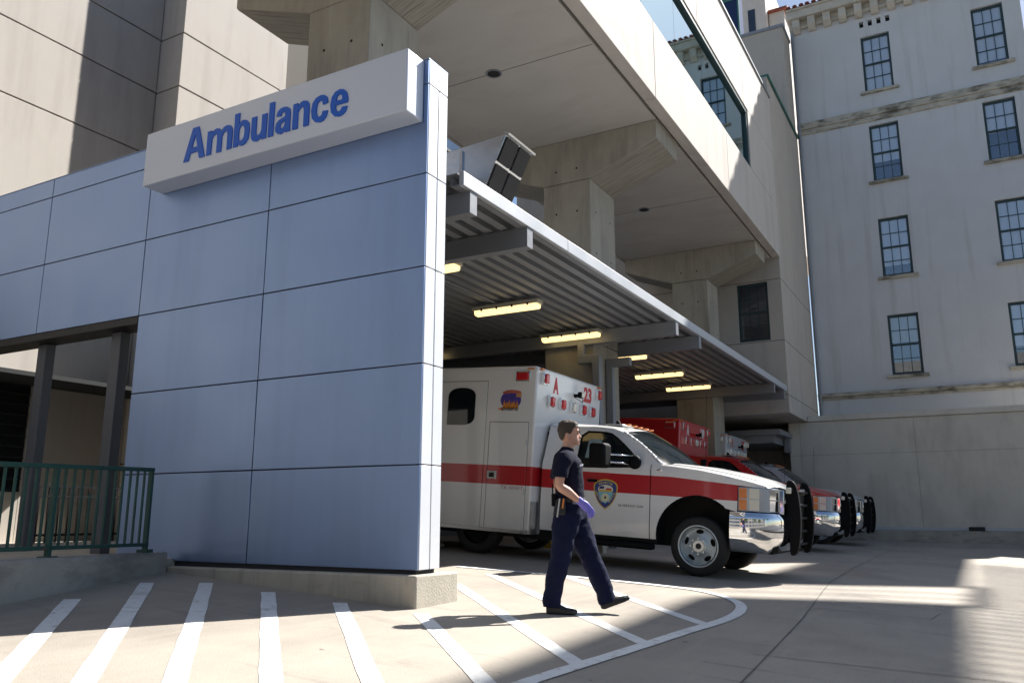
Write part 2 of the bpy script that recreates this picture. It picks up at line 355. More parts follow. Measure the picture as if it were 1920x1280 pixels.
# ------------------------------------------------------------ sign
Sg = thing('ambulance_sign', 'white box sign with blue lettering Ambulance fixed to the metal panel wall', 'sign', (-6.74, 6.35, 4.03))
MB().box(-8.78, -4.70, 6.20, 6.497, 4.03, 4.735).build('cabinet', K['sign'], Sg, bevel=.012)
GLY = dict(
 A=([(0,0),(.21,0),(.27,.22),(.60,.22),(.66,0),(.88,0),(.56,1),(.31,1)], [[(.315,.38),(.555,.38),(.435,.78)]]),
 m=([(0,0),(0,.73),(.17,.73),(.18,.635),(.255,.72),(.37,.75),(.48,.72),(.555,.63),(.655,.72),(.78,.75),(.92,.71),(.985,.62),(1.005,.5),(1.005,0),(.82,0),(.82,.45),(.80,.55),(.735,.585),(.645,.55),(.597,.45),(.595,0),(.41,0),(.41,.45),(.395,.55),(.325,.585),(.235,.55),(.187,.45),(.185,0)], []),
 b=([(0,0),(0,1),(.185,1),(.185,.66),(.26,.735),(.36,.75),(.48,.71),(.57,.60),(.60,.37),(.57,.14),(.48,.03),(.36,-.015),(.26,.0),(.18,.09),(.165,0)], [[(.185,.37),(.20,.52),(.24,.58),(.29,.60),(.36,.57),(.405,.48),(.415,.37),(.405,.25),(.36,.165),(.29,.14),(.22,.17),(.195,.24)]]),
 l=([(0,0),(.185,0),(.185,1),(0,1)], []),
 a=([(.55,0),(.37,0),(.36,.07),(.28,.0),(.19,-.015),(.08,.02),(.01,.10),(0,.20),(.03,.32),(.12,.40),(.345,.46),(.345,.53),(.32,.59),(.265,.61),(.21,.585),(.19,.51),(.02,.53),(.06,.66),(.15,.73),(.28,.75),(.42,.72),(.51,.64),(.53,.52),(.53,.13)], [[(.345,.345),(.25,.31),(.195,.27),(.18,.20),(.21,.14),(.265,.135),(.325,.18),(.345,.26)]]),
 n=([(0,0),(0,.73),(.17,.73),(.178,.63),(.25,.72),(.37,.75),(.50,.71),(.56,.62),(.575,.5),(.575,0),(.39,0),(.39,.45),(.375,.54),(.31,.585),(.23,.55),(.185,.45),(.185,0)], []),
 c=([(.40,.46),(.37,.57),(.30,.60),(.22,.56),(.19,.45),(.185,.36),(.19,.27),(.22,.18),(.30,.135),(.37,.17),(.40,.28),(.58,.25),(.53,.09),(.43,.0),(.30,-.015),(.15,.03),(.04,.15),(0,.37),(.04,.59),(.15,.71),(.30,.75),(.43,.73),(.53,.65),(.575,.48)], []),
 e=([(.185,.32),(.19,.24),(.23,.15),(.30,.125),(.37,.16),(.40,.23),(.575,.21),(.52,.07),(.42,.0),(.30,-.015),(.15,.03),(.04,.15),(0,.37),(.04,.59),(.15,.71),(.30,.75),(.44,.71),(.54,.60),(.585,.44),(.585,.32)], [[(.19,.44),(.40,.44),(.385,.55),(.30,.615),(.22,.57)]]))
GLY['u'] = ([(.575-x, .73-y) for x, y in GLY['n'][0]], [])
px_ = -8.035
for ch in 'Ambulance':
    o_, h_ = GLY[ch]; cs_ = .418
    P3 = lambda x, z, y=6.186: (px_ + x*cs_, y, 4.185 + z*cs_)
    mb = sheet(o_, h_, .5, P3)
    for lp in [o_] + h_:
        n = len(lp); mb.add([P3(*p) for p in lp] + [P3(*p, 6.199) for p in lp], [(i, (i+1) % n, n+(i+1) % n, n+i) for i in range(n)])
    mb.build('letter', K['letter'], Sg)
    px_ += (max(p[0] for p in o_) + .075) * cs_
# ------------------------------------------------------------ ramp kerb wall and railing
ka, kb = Vector((-7.93, 6.36)), Vector((-6.25, 2.05)); kd = (kb - ka).normalized(); kn = Vector((-kd.y, kd.x))
if kn.x > 0: kn = -kn
def kp(s_, o_, z): q = ka + kd * s_ + kn * o_; return (q.x, q.y, z)
Lk = (kb - ka).length
MB().hexa([kp(0,0,-1),kp(Lk,0,-1.2),kp(Lk,.22,-1.2),kp(0,.22,-1),kp(0,0,-.40),kp(Lk,0,-.33),kp(Lk,.22,-.33),kp(0,.22,-.40)]).build('ramp_kerb', K['kerb'], bevel=.02, label='stained low concrete kerb wall carrying the green railing', cat='kerb')
rp = MB(); rp.hexa([kp(0.02,.22,-1),kp(Lk,.22,-1),kp(Lk,12,-1),(-15.8,6.36,-1),kp(0.02,.22,-.47),kp(Lk,.22,-.47),kp(Lk,12,-.47),(-15.8,6.36,-.47)])
rp.build('ramp', K['plinth'], kind='structure')
MB().box(-16, -8.02, 6.362, 12, -1, -.475).build('walkway', K['plinth'], kind='structure')
Rl = thing('green_railing', 'green painted steel railing with upright bars on the concrete kerb', 'railing', kp(Lk/2, .1, -.38))
def rbar(s0, s1, z0a, z0b, th, nm):
    z1a, z1b = z0a + th, z0b + th
    MB().hexa([kp(s0,.085,z0a),kp(s1,.085,z0b),kp(s1,.085+.045,z0b),kp(s0,.085+.045,z0a),kp(s0,.085,z1a),kp(s1,.085,z1b),kp(s1,.13,z1b),kp(s0,.13,z1a)]).build(nm, K['greenrail'], Rl, bevel=.004)
zt = lambda s_: .475 + (.40 - .475) * s_ / 2.4
zb = lambda s_: -.335 + (-.30 + .335) * s_ / 2.4
rbar(.26, Lk, zt(.26), zt(Lk), .042, 'top_rail'); rbar(.26, Lk, zb(.26), zb(Lk), .036, 'bottom_rail')
s_ = .29; k = 0
while s_ < Lk - .1:
    isp = (k % 12 == 0)
    hw = .022 if isp else .0095
    z0 = (-.398 if isp else zb(s_) + .03)
    mb = MB(); mb.hexa([kp(s_-hw,.107-hw,z0),kp(s_+hw,.107-hw,z0),kp(s_+hw,.107+hw,z0),kp(s_-hw,.107+hw,z0),kp(s_-hw,.107-hw,zt(s_)),kp(s_+hw,.107-hw,zt(s_)),kp(s_+hw,.107+hw,zt(s_)),kp(s_-hw,.107+hw,zt(s_))])
    po = mb.build('post' if isp else 'baluster', K['greenrail'], Rl)
    if isp: MB().hexa([kp(s_-.06,.047,-.404),kp(s_+.06,.047,-.404),kp(s_+.06,.167,-.404),kp(s_-.06,.167,-.404),kp(s_-.06,.047,-.362),kp(s_+.06,.047,-.362),kp(s_+.06,.167,-.362),kp(s_-.06,.167,-.362)]).build('base_plate', K['greenrail'], po)
    s_ += .128; k += 1
# ------------------------------------------------------------ left precast building seen over and through the wall
Lb = thing('precast_building', 'sunlit beige precast panel building behind the metal panel wall', 'building', (-17, 9, -.5))
ZB = [-.5, 1.0, 2.33, 4.3, 5.62, 7.64, 9.12, 10.4, 12.2, 14, 16]
PX, PY, PJ = -15.0, 10.72, -14.28
MB().box(-24, PX-.03, -6, 16, -.5, 16).build('building_core', K['joint'], Lb)
for z0, z1 in zip(ZB, ZB[1:]):
    for y0, y1 in ((-6, 2.5), (2.5, PY-.01)):
        if z1 < 3 and y0 > 2: 
            continue
        MB().box(PX-.028, PX, y0+.01, y1-.01, z0+.014, z1-.014).build('panel', K['precast'], Lb, bevel=.008, seg=1)
    MB().box(PX-.6, PJ, PY, 13.82, z0+.014, z1-.014).build('pilaster_panel', K['precast'], Lb, bevel=.008, seg=1)
MB().box(PX-.5, PJ-.02, PY+.02, 13.80, -.5, 15.9).build('pilaster_core', K['joint'], Lb)
MB().box(PX-.028, PX, 8.75, PY-.01, -.49, 2.315).build('panel', K['tan'], Lb)
MB().box(PX-.028, PX, 2.5, 8.74, -.49, .40).build('panel', K['tan'], Lb)
MB().box(PX-.02, PX-.01, 2.5, 8.74, .41, 2.315).build('louver_recess', K['cavity'], Lb)
for k in range(10):
    z = .47 + k * .19
    MB().hexa([(PX-.01,2.5,z),(PX+.05,2.5,z-.05),(PX+.05,8.72,z-.05),(PX-.01,8.72,z),(PX-.01,2.5,z+.02),(PX+.05,2.5,z-.03),(PX+.05,8.72,z-.03),(PX-.01,8.72,z+.02)]).build('louver_slat', K['louver'], Lb)
MB().box(PX-.01, PX+1.05, 2.4, 10.70, 2.325, 2.40).build('added_shade_hood', K['louver'], Lb)  # hood added to shade the louvres and wall below
Br = thing('black_railing', 'black steel railing in front of the beige wall beyond the posts', 'railing', (-14.2, 9.5, -.47))
for z in (.30, .47, -.36): MB().box(-14.22, -14.18, 8.6, 10.9, z, z+.04).build('rail', K['blackrail'], Br)
for k in range(13): MB().box(-14.215, -14.185, 8.62+k*.185, 8.65+k*.185, -.47, .47).build('baluster', K['blackrail'], Br)
# ------------------------------------------------------------ overhead building
Ob = thing('overhead_building', 'cream panelled building bridging over the ambulance bay with a green glass ribbon window', 'building', (-6.9, 14, 7.83))
XF, SZ = -4.65, 7.83
Y0, Y1 = -1.0, 25.42
MB().box(-9.02, XF-.30, Y0, Y1-.01, SZ, SZ+.25).build('soffit', K['soffit'], Ob)
for yy in (2.2, 5.9, 11.7, 19.5): MB().box(-8.9, XF-.32, yy-.006, yy+.006, SZ-.004, SZ+.01).build('soffit_joint', K['joint'], Ob)
MB().box(XF-.295, XF-.245, Y0, Y1-.01, SZ+.05, SZ+.3).build('groove', K['joint'], Ob)
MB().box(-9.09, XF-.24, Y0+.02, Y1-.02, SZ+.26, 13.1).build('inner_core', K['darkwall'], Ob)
PB = [-1.0, 4.2, 8.6, 13.98, 19.4, 25.41]
PB2 = [-1.0, 3.0, 7.6, 12.4, 17.2, 21.6, 25.41]
for a, b in zip(PB, PB[1:]):
    MB().box(XF-.24, XF, a+.008, b-.008, SZ, 9.49).build('facade_panel', K['precast'], Ob, bevel=.008, seg=1)
for a, b in zip(PB2, PB2[1:]):
    MB().box(XF-.24, XF, a+.008, b-.008, 11.26, 13.18).build('parapet_panel', K['precast'], Ob, bevel=.008, seg=1)
MB().box(XF-.24, XF, 22.05, 25.40, 9.50, 11.25).build('facade_panel', K['precast'], Ob, bevel=.008, seg=1)
MB().box(XF-.22, XF-.03, 21.93, 22.04, 9.5, 11.25).build('window_jamb', K['winframe'], Ob)
MB().box(XF-.22, XF-.02, Y0, 22.0, 11.14, 11.255).build('window_head', K['winframe'], Ob)
MB().box(XF-.22, XF-.05, Y0, 22.0, 9.495, 9.53).build('window_sill', K['winframe'], Ob)
GB = [-1.0 + 2.085 * i for i in range(12)]
for a, b in zip(GB, GB[1:]):
    MB().box(XF-.12, XF-.10, a+.006, b-.006, 9.53, 11.14).build('glass_pane', K['greenglass'], Ob)
MB().box(XF-.30, XF+.04, Y0, 25.40, 13.185, 13.25).build('coping', K['gutter'], Ob)
MB().box(-9.09, -9.05, Y0, Y1, SZ-.02, 13.2).build('rear_face', K['precast'], Ob)
for i, (x, y) in enumerate([(-6.92, 11.7), (-6.92, 19.48)]):
    d = thing('soffit_downlight', 'round recessed downlight in the cream soffit on the ' + ('sign' if i == 0 else 'far') + ' side of the middle pier', 'downlight', (x, y, SZ), group='downlights in the soffit')
    MB().lathe([(.15, -.012), (.15, .0), (.115, -.012), (.15, -.012)], (x, y, SZ-.001), 24, 'z').build('trim_ring', K['gutter'], d, smooth=True)
    MB().cyl((x, y, SZ-.003), (x, y, SZ-.009), .118, 24).build('lamp_glass', K['grillblack'], d)
# piers
PN = ['behind the box sign', 'beside the white and red striped ambulance', 'beside the red ambulance']
for (ya, yb), nm in zip([(7.62, 8.72), (14.81, 16.14), (23.37, 24.5)], PN):
    pr = thing('concrete_pier', 'raw concrete pier with flared brackets ' + nm, 'pier', (-6.96, ya+.55, -.6), group='piers under the overhead building')
    xl, xr = -7.5, -6.42
    for z0, z1 in ((-.9, 3.4), (3.41, 4.95), (4.96, 6.86)):
        MB().box(xl, xr, ya, yb, z0, z1).build('shaft', K['pier'], pr, bevel=.015)
    MB().box(xl-.004, xr+.004, ya-.004, yb+.004, 6.87, 7.0).build('neck', K['pier'], pr) if False else None
    MB().prism([(xl, 6.87), (xr, 6.87), (-4.95, 7.43), (-4.95, 7.825), (-9.0, 7.825), (-9.0, 7.43)], 'y', ya+.002, yb-.002).build('bracket', K['pier'], pr, bevel=.012)
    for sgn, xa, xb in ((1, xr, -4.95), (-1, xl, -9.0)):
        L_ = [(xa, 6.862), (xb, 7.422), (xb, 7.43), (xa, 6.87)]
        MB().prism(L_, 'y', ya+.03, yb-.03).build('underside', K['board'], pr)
    for zz in (5.3, 6.2, 7.15):
        for xx in (-7.2, -6.72):
            MB().cyl((xx, ya-.001, zz), (xx, ya+.01, zz), .022, 10).build('tie_hole', K['cavity'], pr)
    for zz in (4.2, 5.3, 6.2):
        for yy in (ya+.28, yb-.28): MB().cyl((xr-.01, yy, zz), (xr+.001, yy, zz), .022, 10).build('tie_hole', K['cavity'], pr)
# ------------------------------------------------------------ canopy
Cn = thing('bay_canopy', 'grey metal deck canopy with white fascia over the parked ambulances', 'canopy', (-7.8, 16, 3.3))
prof = []; x = -4.70; 
while x > -11.2:
    prof += [(x, 3.592), (x-.12, 3.592), (x-.106, 3.718), (x-.246, 3.718), (x-.232, 3.592)]; x -= .232
dk = MB(); n = len(prof)
dk.add([(p[0], 7.2, p[1]) for p in prof] + [(p[0], 25.0, p[1]) for p in prof], [(i, i+1, n+i+1, n+i) for i in range(n-1)])
dk.build('deck', K['deck'], Cn)
MB().box(-11.2, -4.72, 7.2, 25.0, 3.721, 3.733).build('roof_sheet', K['deck'], Cn)
for a, b in ((7.2, 9.9), (9.9, 15.5), (15.5, 17.6), (17.6, 25.0)):
    MB().box(-4.70, -4.64, a+.004, b-.004, 3.575, 3.745).build('fascia', K['fascia'], Cn, bevel=.006)
MB().box(-4.78, -4.70, 7.2, 25.0, 3.565, 3.59).build('edge_angle', K['steel'], Cn)
MB().box(-11.2, -4.70, 24.96, 25.03, 3.575, 3.735).build('fascia', K['steel'], Cn)
for y in (7.44, 8.80, 14.72, 16.20, 23.28, 24.62):
    b_ = MB(); b_.box(-11.2, -4.66, y-.075, y+.075, 3.545, 3.573); b_.box(-11.2, -4.66, y-.075, y-.06, 3.335, 3.545); b_.box(-11.2, -4.66, y+.06, y+.075, 3.335, 3.545); b_.box(-11.2, -4.66, y-.075, y+.075, 3.31, 3.335)
    b_.box(-4.662, -4.655, y-.074, y+.074, 3.312, 3.57)
    b_.build('beam', K['steel'], Cn)
LL = ['lit yellow tube lamp half hidden by the end of the metal panel wall', 'lit yellow tube lamp above the box of the striped ambulance', 'lit yellow tube lamp against the beam in front of the middle concrete pier',
      'lit yellow tube lamp partly hidden behind the middle concrete pier', 'lit yellow tube lamp midway between the middle and far concrete piers', 'lit yellow tube lamp closest to the far concrete pier', 'lit yellow tube lamp deep in the bay by its dark back wall']
for i, (xc, y) in enumerate([(-6.72, 9.35), (-6.72, 11.85), (-6.72, 14.40), (-6.72, 17.0), (-6.72, 19.6), (-6.72, 22.0), (-10.5, 14.45)]):
    lf = thing('canopy_light', LL[i], 'lamp', (xc, y, 3.57), group='tube lamps under the canopy')
    for sx in (-.45, .45): MB().box(xc+sx-.02, xc+sx+.02, y-.02, y+.02, 3.52, 3.6).build('hanger', K['steel'], lf)
    MB().box(xc-.64, xc+.64, y-.105, y+.105, 3.455, 3.53).build('housing', K['housing'], lf, bevel=.012)
    pr_ = [(-.092, 3.456), (-.085, 3.40), (-.045, 3.375), (.045, 3.375), (.085, 3.40), (.092, 3.456)]
    MB().prism([(y+a, z) for a, z in pr_], 'x', xc-.60, xc+.60).build('diffuser', K['lens'], lf, smooth=True, auto=35)
    for sx in (-.45, -.15, .15, .45):
        for sy in (-1, 1): MB().box(xc+sx-.014, xc+sx+.014, y+sy*.10-.012, y+sy*.10+.012, 3.435, 3.48).build('clip', K['grillblack'], lf)
MB().cyl((-6.9, 9.3, 3.555), (-6.9, 14.65, 3.555), .013, 6).cyl((-6.9, 16.27, 3.555), (-6.9, 22.0, 3.555), .013, 6).build('conduit', K['gutter'], Cn, smooth=True)
# rain pipes on the middle pier
for pts, nm in (([(-6.62,14.70,3.31),(-6.62,14.70,3.02),(-6.30,14.70,3.0),(-6.30,14.70,-.8)], 'front corner'), ([(-5.95,15.45,3.05),(-6.33,15.45,3.02),(-6.33,15.45,-.8)], 'side face')):
    rpipe = thing('rain_pipe', 'grey square rain pipe running down the ' + nm + ' of the middle concrete pier', 'pipe', pts[-1])
    for a, b in zip(pts, pts[1:]):
        kk = .070 + .003*pts.index(a); lo = [min(p, q) - kk for p, q in zip(a, b)]; hi = [max(p, q) + kk for p, q in zip(a, b)]
        MB().box(lo[0], hi[0], lo[1], hi[1], lo[2], hi[2]).build('pipe_run', K['steel'], rpipe, bevel=.012)
# air duct box on the canopy
Du = thing('air_duct', 'shiny sheet metal duct with dark four-part grille on the canopy roof', 'duct', (-5.2, 8.3, 3.74))
MB().prism([(-4.66,4.62),(-4.98,3.95),(-5.95,3.95),(-5.75,4.56)], 'y', 8.2, 8.87).build('duct_body', K['duct'], Du, bevel=.008)
fr = lambda y, v, o: (-4.98 + .32*v + .9*o, y, 3.95 + .67*v - .43*o)
for y0, y1, v0, v1 in ((8.23,8.51,.04,.48), (8.56,8.84,.04,.48), (8.23,8.51,.53,.96), (8.56,8.84,.53,.96)):
    MB().hexa([fr(y0,v0,.004), fr(y1,v0,.004), fr(y1,v1,.004), fr(y0,v1,.004), fr(y0,v0,.02), fr(y1,v0,.02), fr(y1,v1,.02), fr(y0,v1,.02)]).build('grille', K['grillblack'], Du)
MB().hexa([fr(8.18,.985,-.02), fr(8.89,.985,-.02), fr(8.89,1.02,-.02), fr(8.18,1.02,-.02), fr(8.18,.985,.05), fr(8.89,.985,.05), fr(8.89,1.02,.05), fr(8.18,1.02,.05)]).build('hood_edge', K['alu'], Du)
MB().box(-5.33, -5.29, 8.17, 8.2, 3.70, 4.52).build('strap', K['alu'], Du)
for x in (-5.2, -5.8):
    for y in (8.25, 8.8): MB().box(x-.03, x+.03, y-.03, y+.03, 3.734, 3.96).build('support_leg', K['alu'], Du)
for x in (-5.95,): MB().box(x-.1, x+.02, 8.1, 8.3, 4.2, 4.62).build('damper', K['grillblack'], Du)
# bay back wall
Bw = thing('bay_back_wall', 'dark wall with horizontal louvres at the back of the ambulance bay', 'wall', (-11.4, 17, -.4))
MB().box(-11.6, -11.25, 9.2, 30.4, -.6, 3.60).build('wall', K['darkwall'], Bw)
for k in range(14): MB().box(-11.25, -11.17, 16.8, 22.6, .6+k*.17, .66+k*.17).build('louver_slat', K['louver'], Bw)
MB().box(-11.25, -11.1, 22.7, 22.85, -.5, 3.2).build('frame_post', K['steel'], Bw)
# yellow wheel stop below the first box
MB().box(-7.1, -6.82, 13.85, 14.05, g(-6.9,13.9)-.02, g(-6.9,13.9)+.13).build('yellow_kerb', K['yellow'], label='short yellow painted kerb end behind the striped ambulance', cat='kerb', bevel=.02)
MB().box(-6.815, -5.9, 13.85, 14.05, g(-5.9,13.9)-.02, g(-6.9,13.9)+.125).build('bare_kerb', K['plinth'], label='bare concrete kerb beside the yellow kerb end', cat='kerb', bevel=.02)
# ------------------------------------------------------------ facade with openings
def wall_y(mb, x0, x1, z0, z1, y, holes, depth, back=None):
    X = sorted({x0, x1, *[h[0] for h in holes], *[h[1] for h in holes]}); Z = sorted({z0, z1, *[h[2] for h in holes], *[h[3] for h in holes]})
    for a, b in zip(X, X[1:]):
        for c, d in zip(Z, Z[1:]):
            if any(h[0] < (a+b)/2 < h[1] and h[2] < (c+d)/2 < h[3] for h in holes): continue
            mb.add([(a,y,c),(b,y,c),(b,y,d),(a,y,d)], [(0,1,2,3)])
    for a, b, c, d in holes:
        e = y + depth
        mb.add([(a,y,c),(b,y,c),(b,y,d),(a,y,d),(a,e,c),(b,e,c),(b,e,d),(a,e,d)], [(0,4,5,1),(1,5,6,2),(2,6,7,3),(3,7,4,0)])
    return mb
def sash_window(parent, x0, x1, z0, z1, y, lo_open, tone, sill=True):
    """six over six sash window set in a reveal; lo_open = share of the lower sash left uncovered by the blind"""
    fr = MB(); d0, d1 = y + .10, y + .17
    fr.box(x0, x0+.075, d0, d1, z0, z1); fr.box(x1-.075, x1, d0, d1, z0, z1); fr.box(x0+.075, x1-.075, d0, d1, z1-.085, z1); fr.box(x0+.075, x1-.075, d0, d1, z0, z0+.09)
    zm = (z0+z1)/2
    fr.box(x0+.075, x1-.075, d0-.012, d1-.01, zm-.03, zm+.03)
    ax0, ax1 = x0+.075, x1-.075; W_ = (ax1-ax0)/3
    rows = [(z0+.09, zm-.03), (zm+.03, z1-.085)]
    for k in (1, 2): fr.box(ax0+W_*k-.011, ax0+W_*k+.011, d0+.012, d1-.012, z0+.09, z1-.085)
    for a, b in rows:
        m_ = (a+b)/2; fr.box(ax0, ax1, d0+.016, d1-.016, m_-.011, m_+.011)
    wo = fr.build('window', K['winframe'], parent)
    me = None
    for a, b in rows:
        hh = (b-a)/2
        for r_ in range(2):
            for c in range(3):
                MB().box(ax0+W_*c+.011, ax0+W_*(c+1)-.011, d0+.03+random.uniform(-.002,.002), d0+.036, a+hh*r_+.011, a+hh*(r_+1)-.011).build('pane', K['pane_c'], wo)
    zb_ = z0 + .09 + (zm - z0) * lo_open
    MB().box(x0+.01, x1-.01, y+.178, y+.186, zb_, z1-.02).build('blind', tone, wo)
    MB().box(x0, x1, y+.50, y+.52, z0, z1).build('room_back', K['roomdark'], wo)
    if sill: MB().box(x0-.16, x1+.16, y-.11, y+.10, z0-.11, z0-.005).build('sill', K['stone'], wo, bevel=.012)
    return wo
def clear_glass(name, tint, rough=.02, refl=.35):
    m = bpy.data.materials.new(name); m.use_nodes = True; n = m.node_tree.nodes; l = m.node_tree.links; n.clear()
    o = n.new('ShaderNodeOutputMaterial'); mx = n.new('ShaderNodeMixShader'); t = n.new('ShaderNodeBsdfTransparent'); gl = n.new('ShaderNodeBsdfGlossy')
    t.inputs[0].default_value = (*tint, 1); gl.inputs['Roughness'].default_value = rough; gl.inputs[0].default_value = (.9, .95, 1, 1)
    fz = n.new('ShaderNodeFresnel'); fz.inputs[0].default_value = 1.5
    ad = n.new('ShaderNodeMath'); ad.operation = 'MULTIPLY_ADD'; ad.inputs[1].default_value = 1.2; ad.inputs[2].default_value = refl * .2; l.new(fz.outputs[0], ad.inputs[0])
    l.new(ad.outputs[0], mx.inputs[0]); l.new(t.outputs[0], mx.inputs[1]); l.new(gl.outputs[0], mx.inputs[2]); l.new(mx.outputs[0], o.inputs[0])
    return m
K['pane_c'] = clear_glass('clear_window_glass', (.95, .97, .99))
K['roomdark'] = mat('dark_room', (.03, .045, .085), .8)
K['blind2'] = mat('window_blind_warm', (.50, .46, .36), .8)
# ------------------------------------------------------------ tan building at the end of the bay
Tb = thing('tan_building', 'tan rendered building with one dark window at the end of the ambulance bay', 'building', (-9, 28, 3))
TX, TY = -4.69, 25.42
H1 = (-6.06, -5.10, 5.26, 7.12)
wall_y(MB(), -14, TX, 3.0, 14.0, TY, [H1], .16).build('wall', K['tan'], Tb)
MB().box(-14, TX, TY+.6, 30.7, 3.0, 13.98).add([(TX,TY,3.0),(TX,TY+.6,3.0),(TX,TY+.6,14.0),(TX,TY,14.0),(-14,TY,3.0),(-14,TY+.6,3.0)], [(0,1,2,3),(0,4,5,1)]).build('side_wall', K['tan'], Tb)
for z in (7.16, 5.22, 3.54): 
    MB().box(-9, TX+.003, TY-.003, TY+.01, z-.01, z+.01).build('wall_joint', K['joint'], Tb)
    MB().box(TX-.01, TX+.003, TY, 30.7, z-.01, z+.01).build('wall_joint', K['joint'], Tb)
MB().box(-6.9, -6.885, TY-.003, TY+.01, 3.0, 3.53).build('wall_joint', K['joint'], Tb)
sash_window(Tb, *H1, TY+.0, .98, K['roomdark'], sill=False)
MB().box(TX-.4, TX+.06, TY+.02, 30.7, 14.0, 14.09).build('coping', K['copper'], Tb)
MB().box(-9.0, TX-.03, 29.4, 30.72, 14.0, 18.05).build('tower', K['tan'], Tb)
MB().box(-9.0, TX+.02, 29.35, 30.73, 18.05, 18.17).build('tower_coping', K['gutter'], Tb)
MB().box(-14, -4.75, 29.9, 30.2, -.8, 2.99).build('recess_wall', K['tan'], Tb)
MB().box(-5.75, -5.35, TY+.1, TY+.5, -.85, 2.99).build('corner_column', K['tan'], Tb) if False else None
MB().box(TX-.3, TX, 28.7, 30.7, -.8, 2.99).build('side_base', K['tan'], Tb)
Sc_ = thing('small_canopy', 'small flat grey metal canopy over the recess behind the unstriped white ambulance', 'canopy', (-6.5, 27, 2.3))
MB().box(-9, -5.2, 26.4, 29.8, 2.46, 2.62).build('fascia', K['steel'], Sc_)
MB().box(-8.8, -5.45, 26.55, 29.7, 2.22, 2.46).build('beam', K['steel'], Sc_)
MB().box(-5.42, -5.25, 28.0, 29.0, 2.0, 2.455).build('bracket', K['steel'], Sc_)
# ------------------------------------------------------------ white building
Wb = thing('white_building', 'tall white stucco building with blue-framed sash windows and bracketed cornice', 'building', (-1, 31.5, -.7))
WY = 30.73; WX0, WX1 = -4.66, 2.95
RZ = [(15.30, 17.53), (11.78, 13.95), (8.20, 10.36), (4.70, 6.82)]
CX = [(-2.18, -1.20), (1.45, 2.42)]
holes = [(a, b, c, d) for a, b in CX for c, d in RZ]
vents = [(-2.17 + .30*i, -2.03 + .30*i, 17.93, 18.17) for i in range(4)]
wall_y(MB(), WX0, WX1, -.8, 18.5, WY, holes + vents, .17).build('wall', K['stucco'], Wb)
bk = MB(); bk.box(WX0+.001, WX1-.001, WY+.6, WY+9, -.8, 18.49); bk.add([(WX1,WY,-.8),(WX1,WY+.6,-.8),(WX1,WY+.6,18.5),(WX1,WY,18.5)], [(0,1,2,3)]).build('side_wall', K['stucco'], Wb)
for a, b, c, d in vents: MB().box(a-.005, b+.005, WY+.165, WY+.18, c, d).build('vent_hole', K['cavity'], Wb)
op = {(0,0): .02, (0,1): .62, (0,2): .30, (0,3): 1.0, (1,0): .1, (1,1): .88, (1,2): .0, (1,3): .55}
for i, (a, b) in enumerate(CX):
    for j, (c, d) in enumerate(RZ):
        sash_window(Wb, a, b, c, d, WY, op[(i, j)], K['blind2'] if (j == 3 and i == 0) else K['blind'])
MB().box(WX0+.0, WX1, WY-.10, WY+.05, 14.30, 14.58).build('string_course', K['stone'], Wb, bevel=.03)
MB().box(WX0+.0, WX1, WY-.06, WY+.05, 14.10, 14.297).build('string_course', K['stone'], Wb, bevel=.02)
MB().box(WX0+.0, WX1, WY-.12, WY+.05, 4.06, 4.20).build('ledge', K['stone'], Wb, bevel=.03)
MB().box(WX0+.0, WX1, WY-.06, WY+.05, 3.97, 4.057).build('ledge', K['stone'], Wb, bevel=.02)
x = -4.52; bz = mat('cornice_render', (.56, .52, .45), .9, var=.1, scale=3, bump=.3, world=True, stain=[((.3, .27, .22), .6, (2, 2, 5), .5, .7)])
while x < WX1 - .2:
    MB().prism([(WY+.02, 18.32), (WY-.10, 18.32), (WY-.30, 18.5), (WY-.30, 18.83), (WY+.02, 18.83)], 'x', x, x+.27).build('bracket', bz, Wb, bevel=.012)
    x += .56
MB().box(WX0, WX1, WY-.12, WY+.06, 18.503, 18.6).build('cornice_moulding', bz, Wb)
MB().box(WX0, WX1, WY-.06, WY+.06, 18.605, 18.828).build('cornice_moulding', bz, Wb)
MB().box(WX0-.04, WX1+.05, WY-.40, WY+.06, 18.832, 19.15).build('cornice', bz, Wb, bevel=.02)
MB().box(WX0-.04, WX1+.05, WY-.46, WY+.06, 19.153, 19.24).build('cornice', bz, Wb, bevel=.02)
MB().hexa([(WX0-.04,WY-.45,19.245),(WX1,WY-.45,19.245),(WX1,WY+6,21.6),(WX0-.04,WY+6,21.6),(WX0-.04,WY-.45,19.26),(WX1,WY-.45,19.26),(WX1,WY+6,21.62),(WX0-.04,WY+6,21.62)]).build('roof', K['roof'], Wb)
tile = MB(); nn = 8
tile.loft([[( .09*math.cos(math.pi*i/nn), 0, .075*math.sin(math.pi*i/nn)) for i in range(nn+1)], [(.075*math.cos(math.pi*i/nn), .55, .20+.065*math.sin(math.pi*i/nn)) for i in range(nn+1)]], cap=True)
tme = mesh_of(tile, 'tile'); tme.materials.append(K['roof'])
for r_ in range(3):
    x = WX0 + .08
    while x < WX1:
        part('roof_tile', tme, None, Wb, (x + random.uniform(-.01,.01), WY-.52+r_*.5, 19.255 + r_*.19)); x += .235
dp = thing('drain_pipe', 'pale drain pipe running down the corner of the white stucco building', 'pipe', (-4.6, 30.6, 3.2))
MB().cyl((-4.57, 30.64, 3.2), (-4.57, 30.64, 18.4), .05, 10).build('pipe', K['gutter'], dp, smooth=True, auto=40)
for z in (4.5, 7.5, 10.5, 13.2, 16.5): MB().cyl((-4.57, 30.64, z), (-4.57, 30.64, z+.06), .062, 10).build('clamp', K['gutter'], dp)
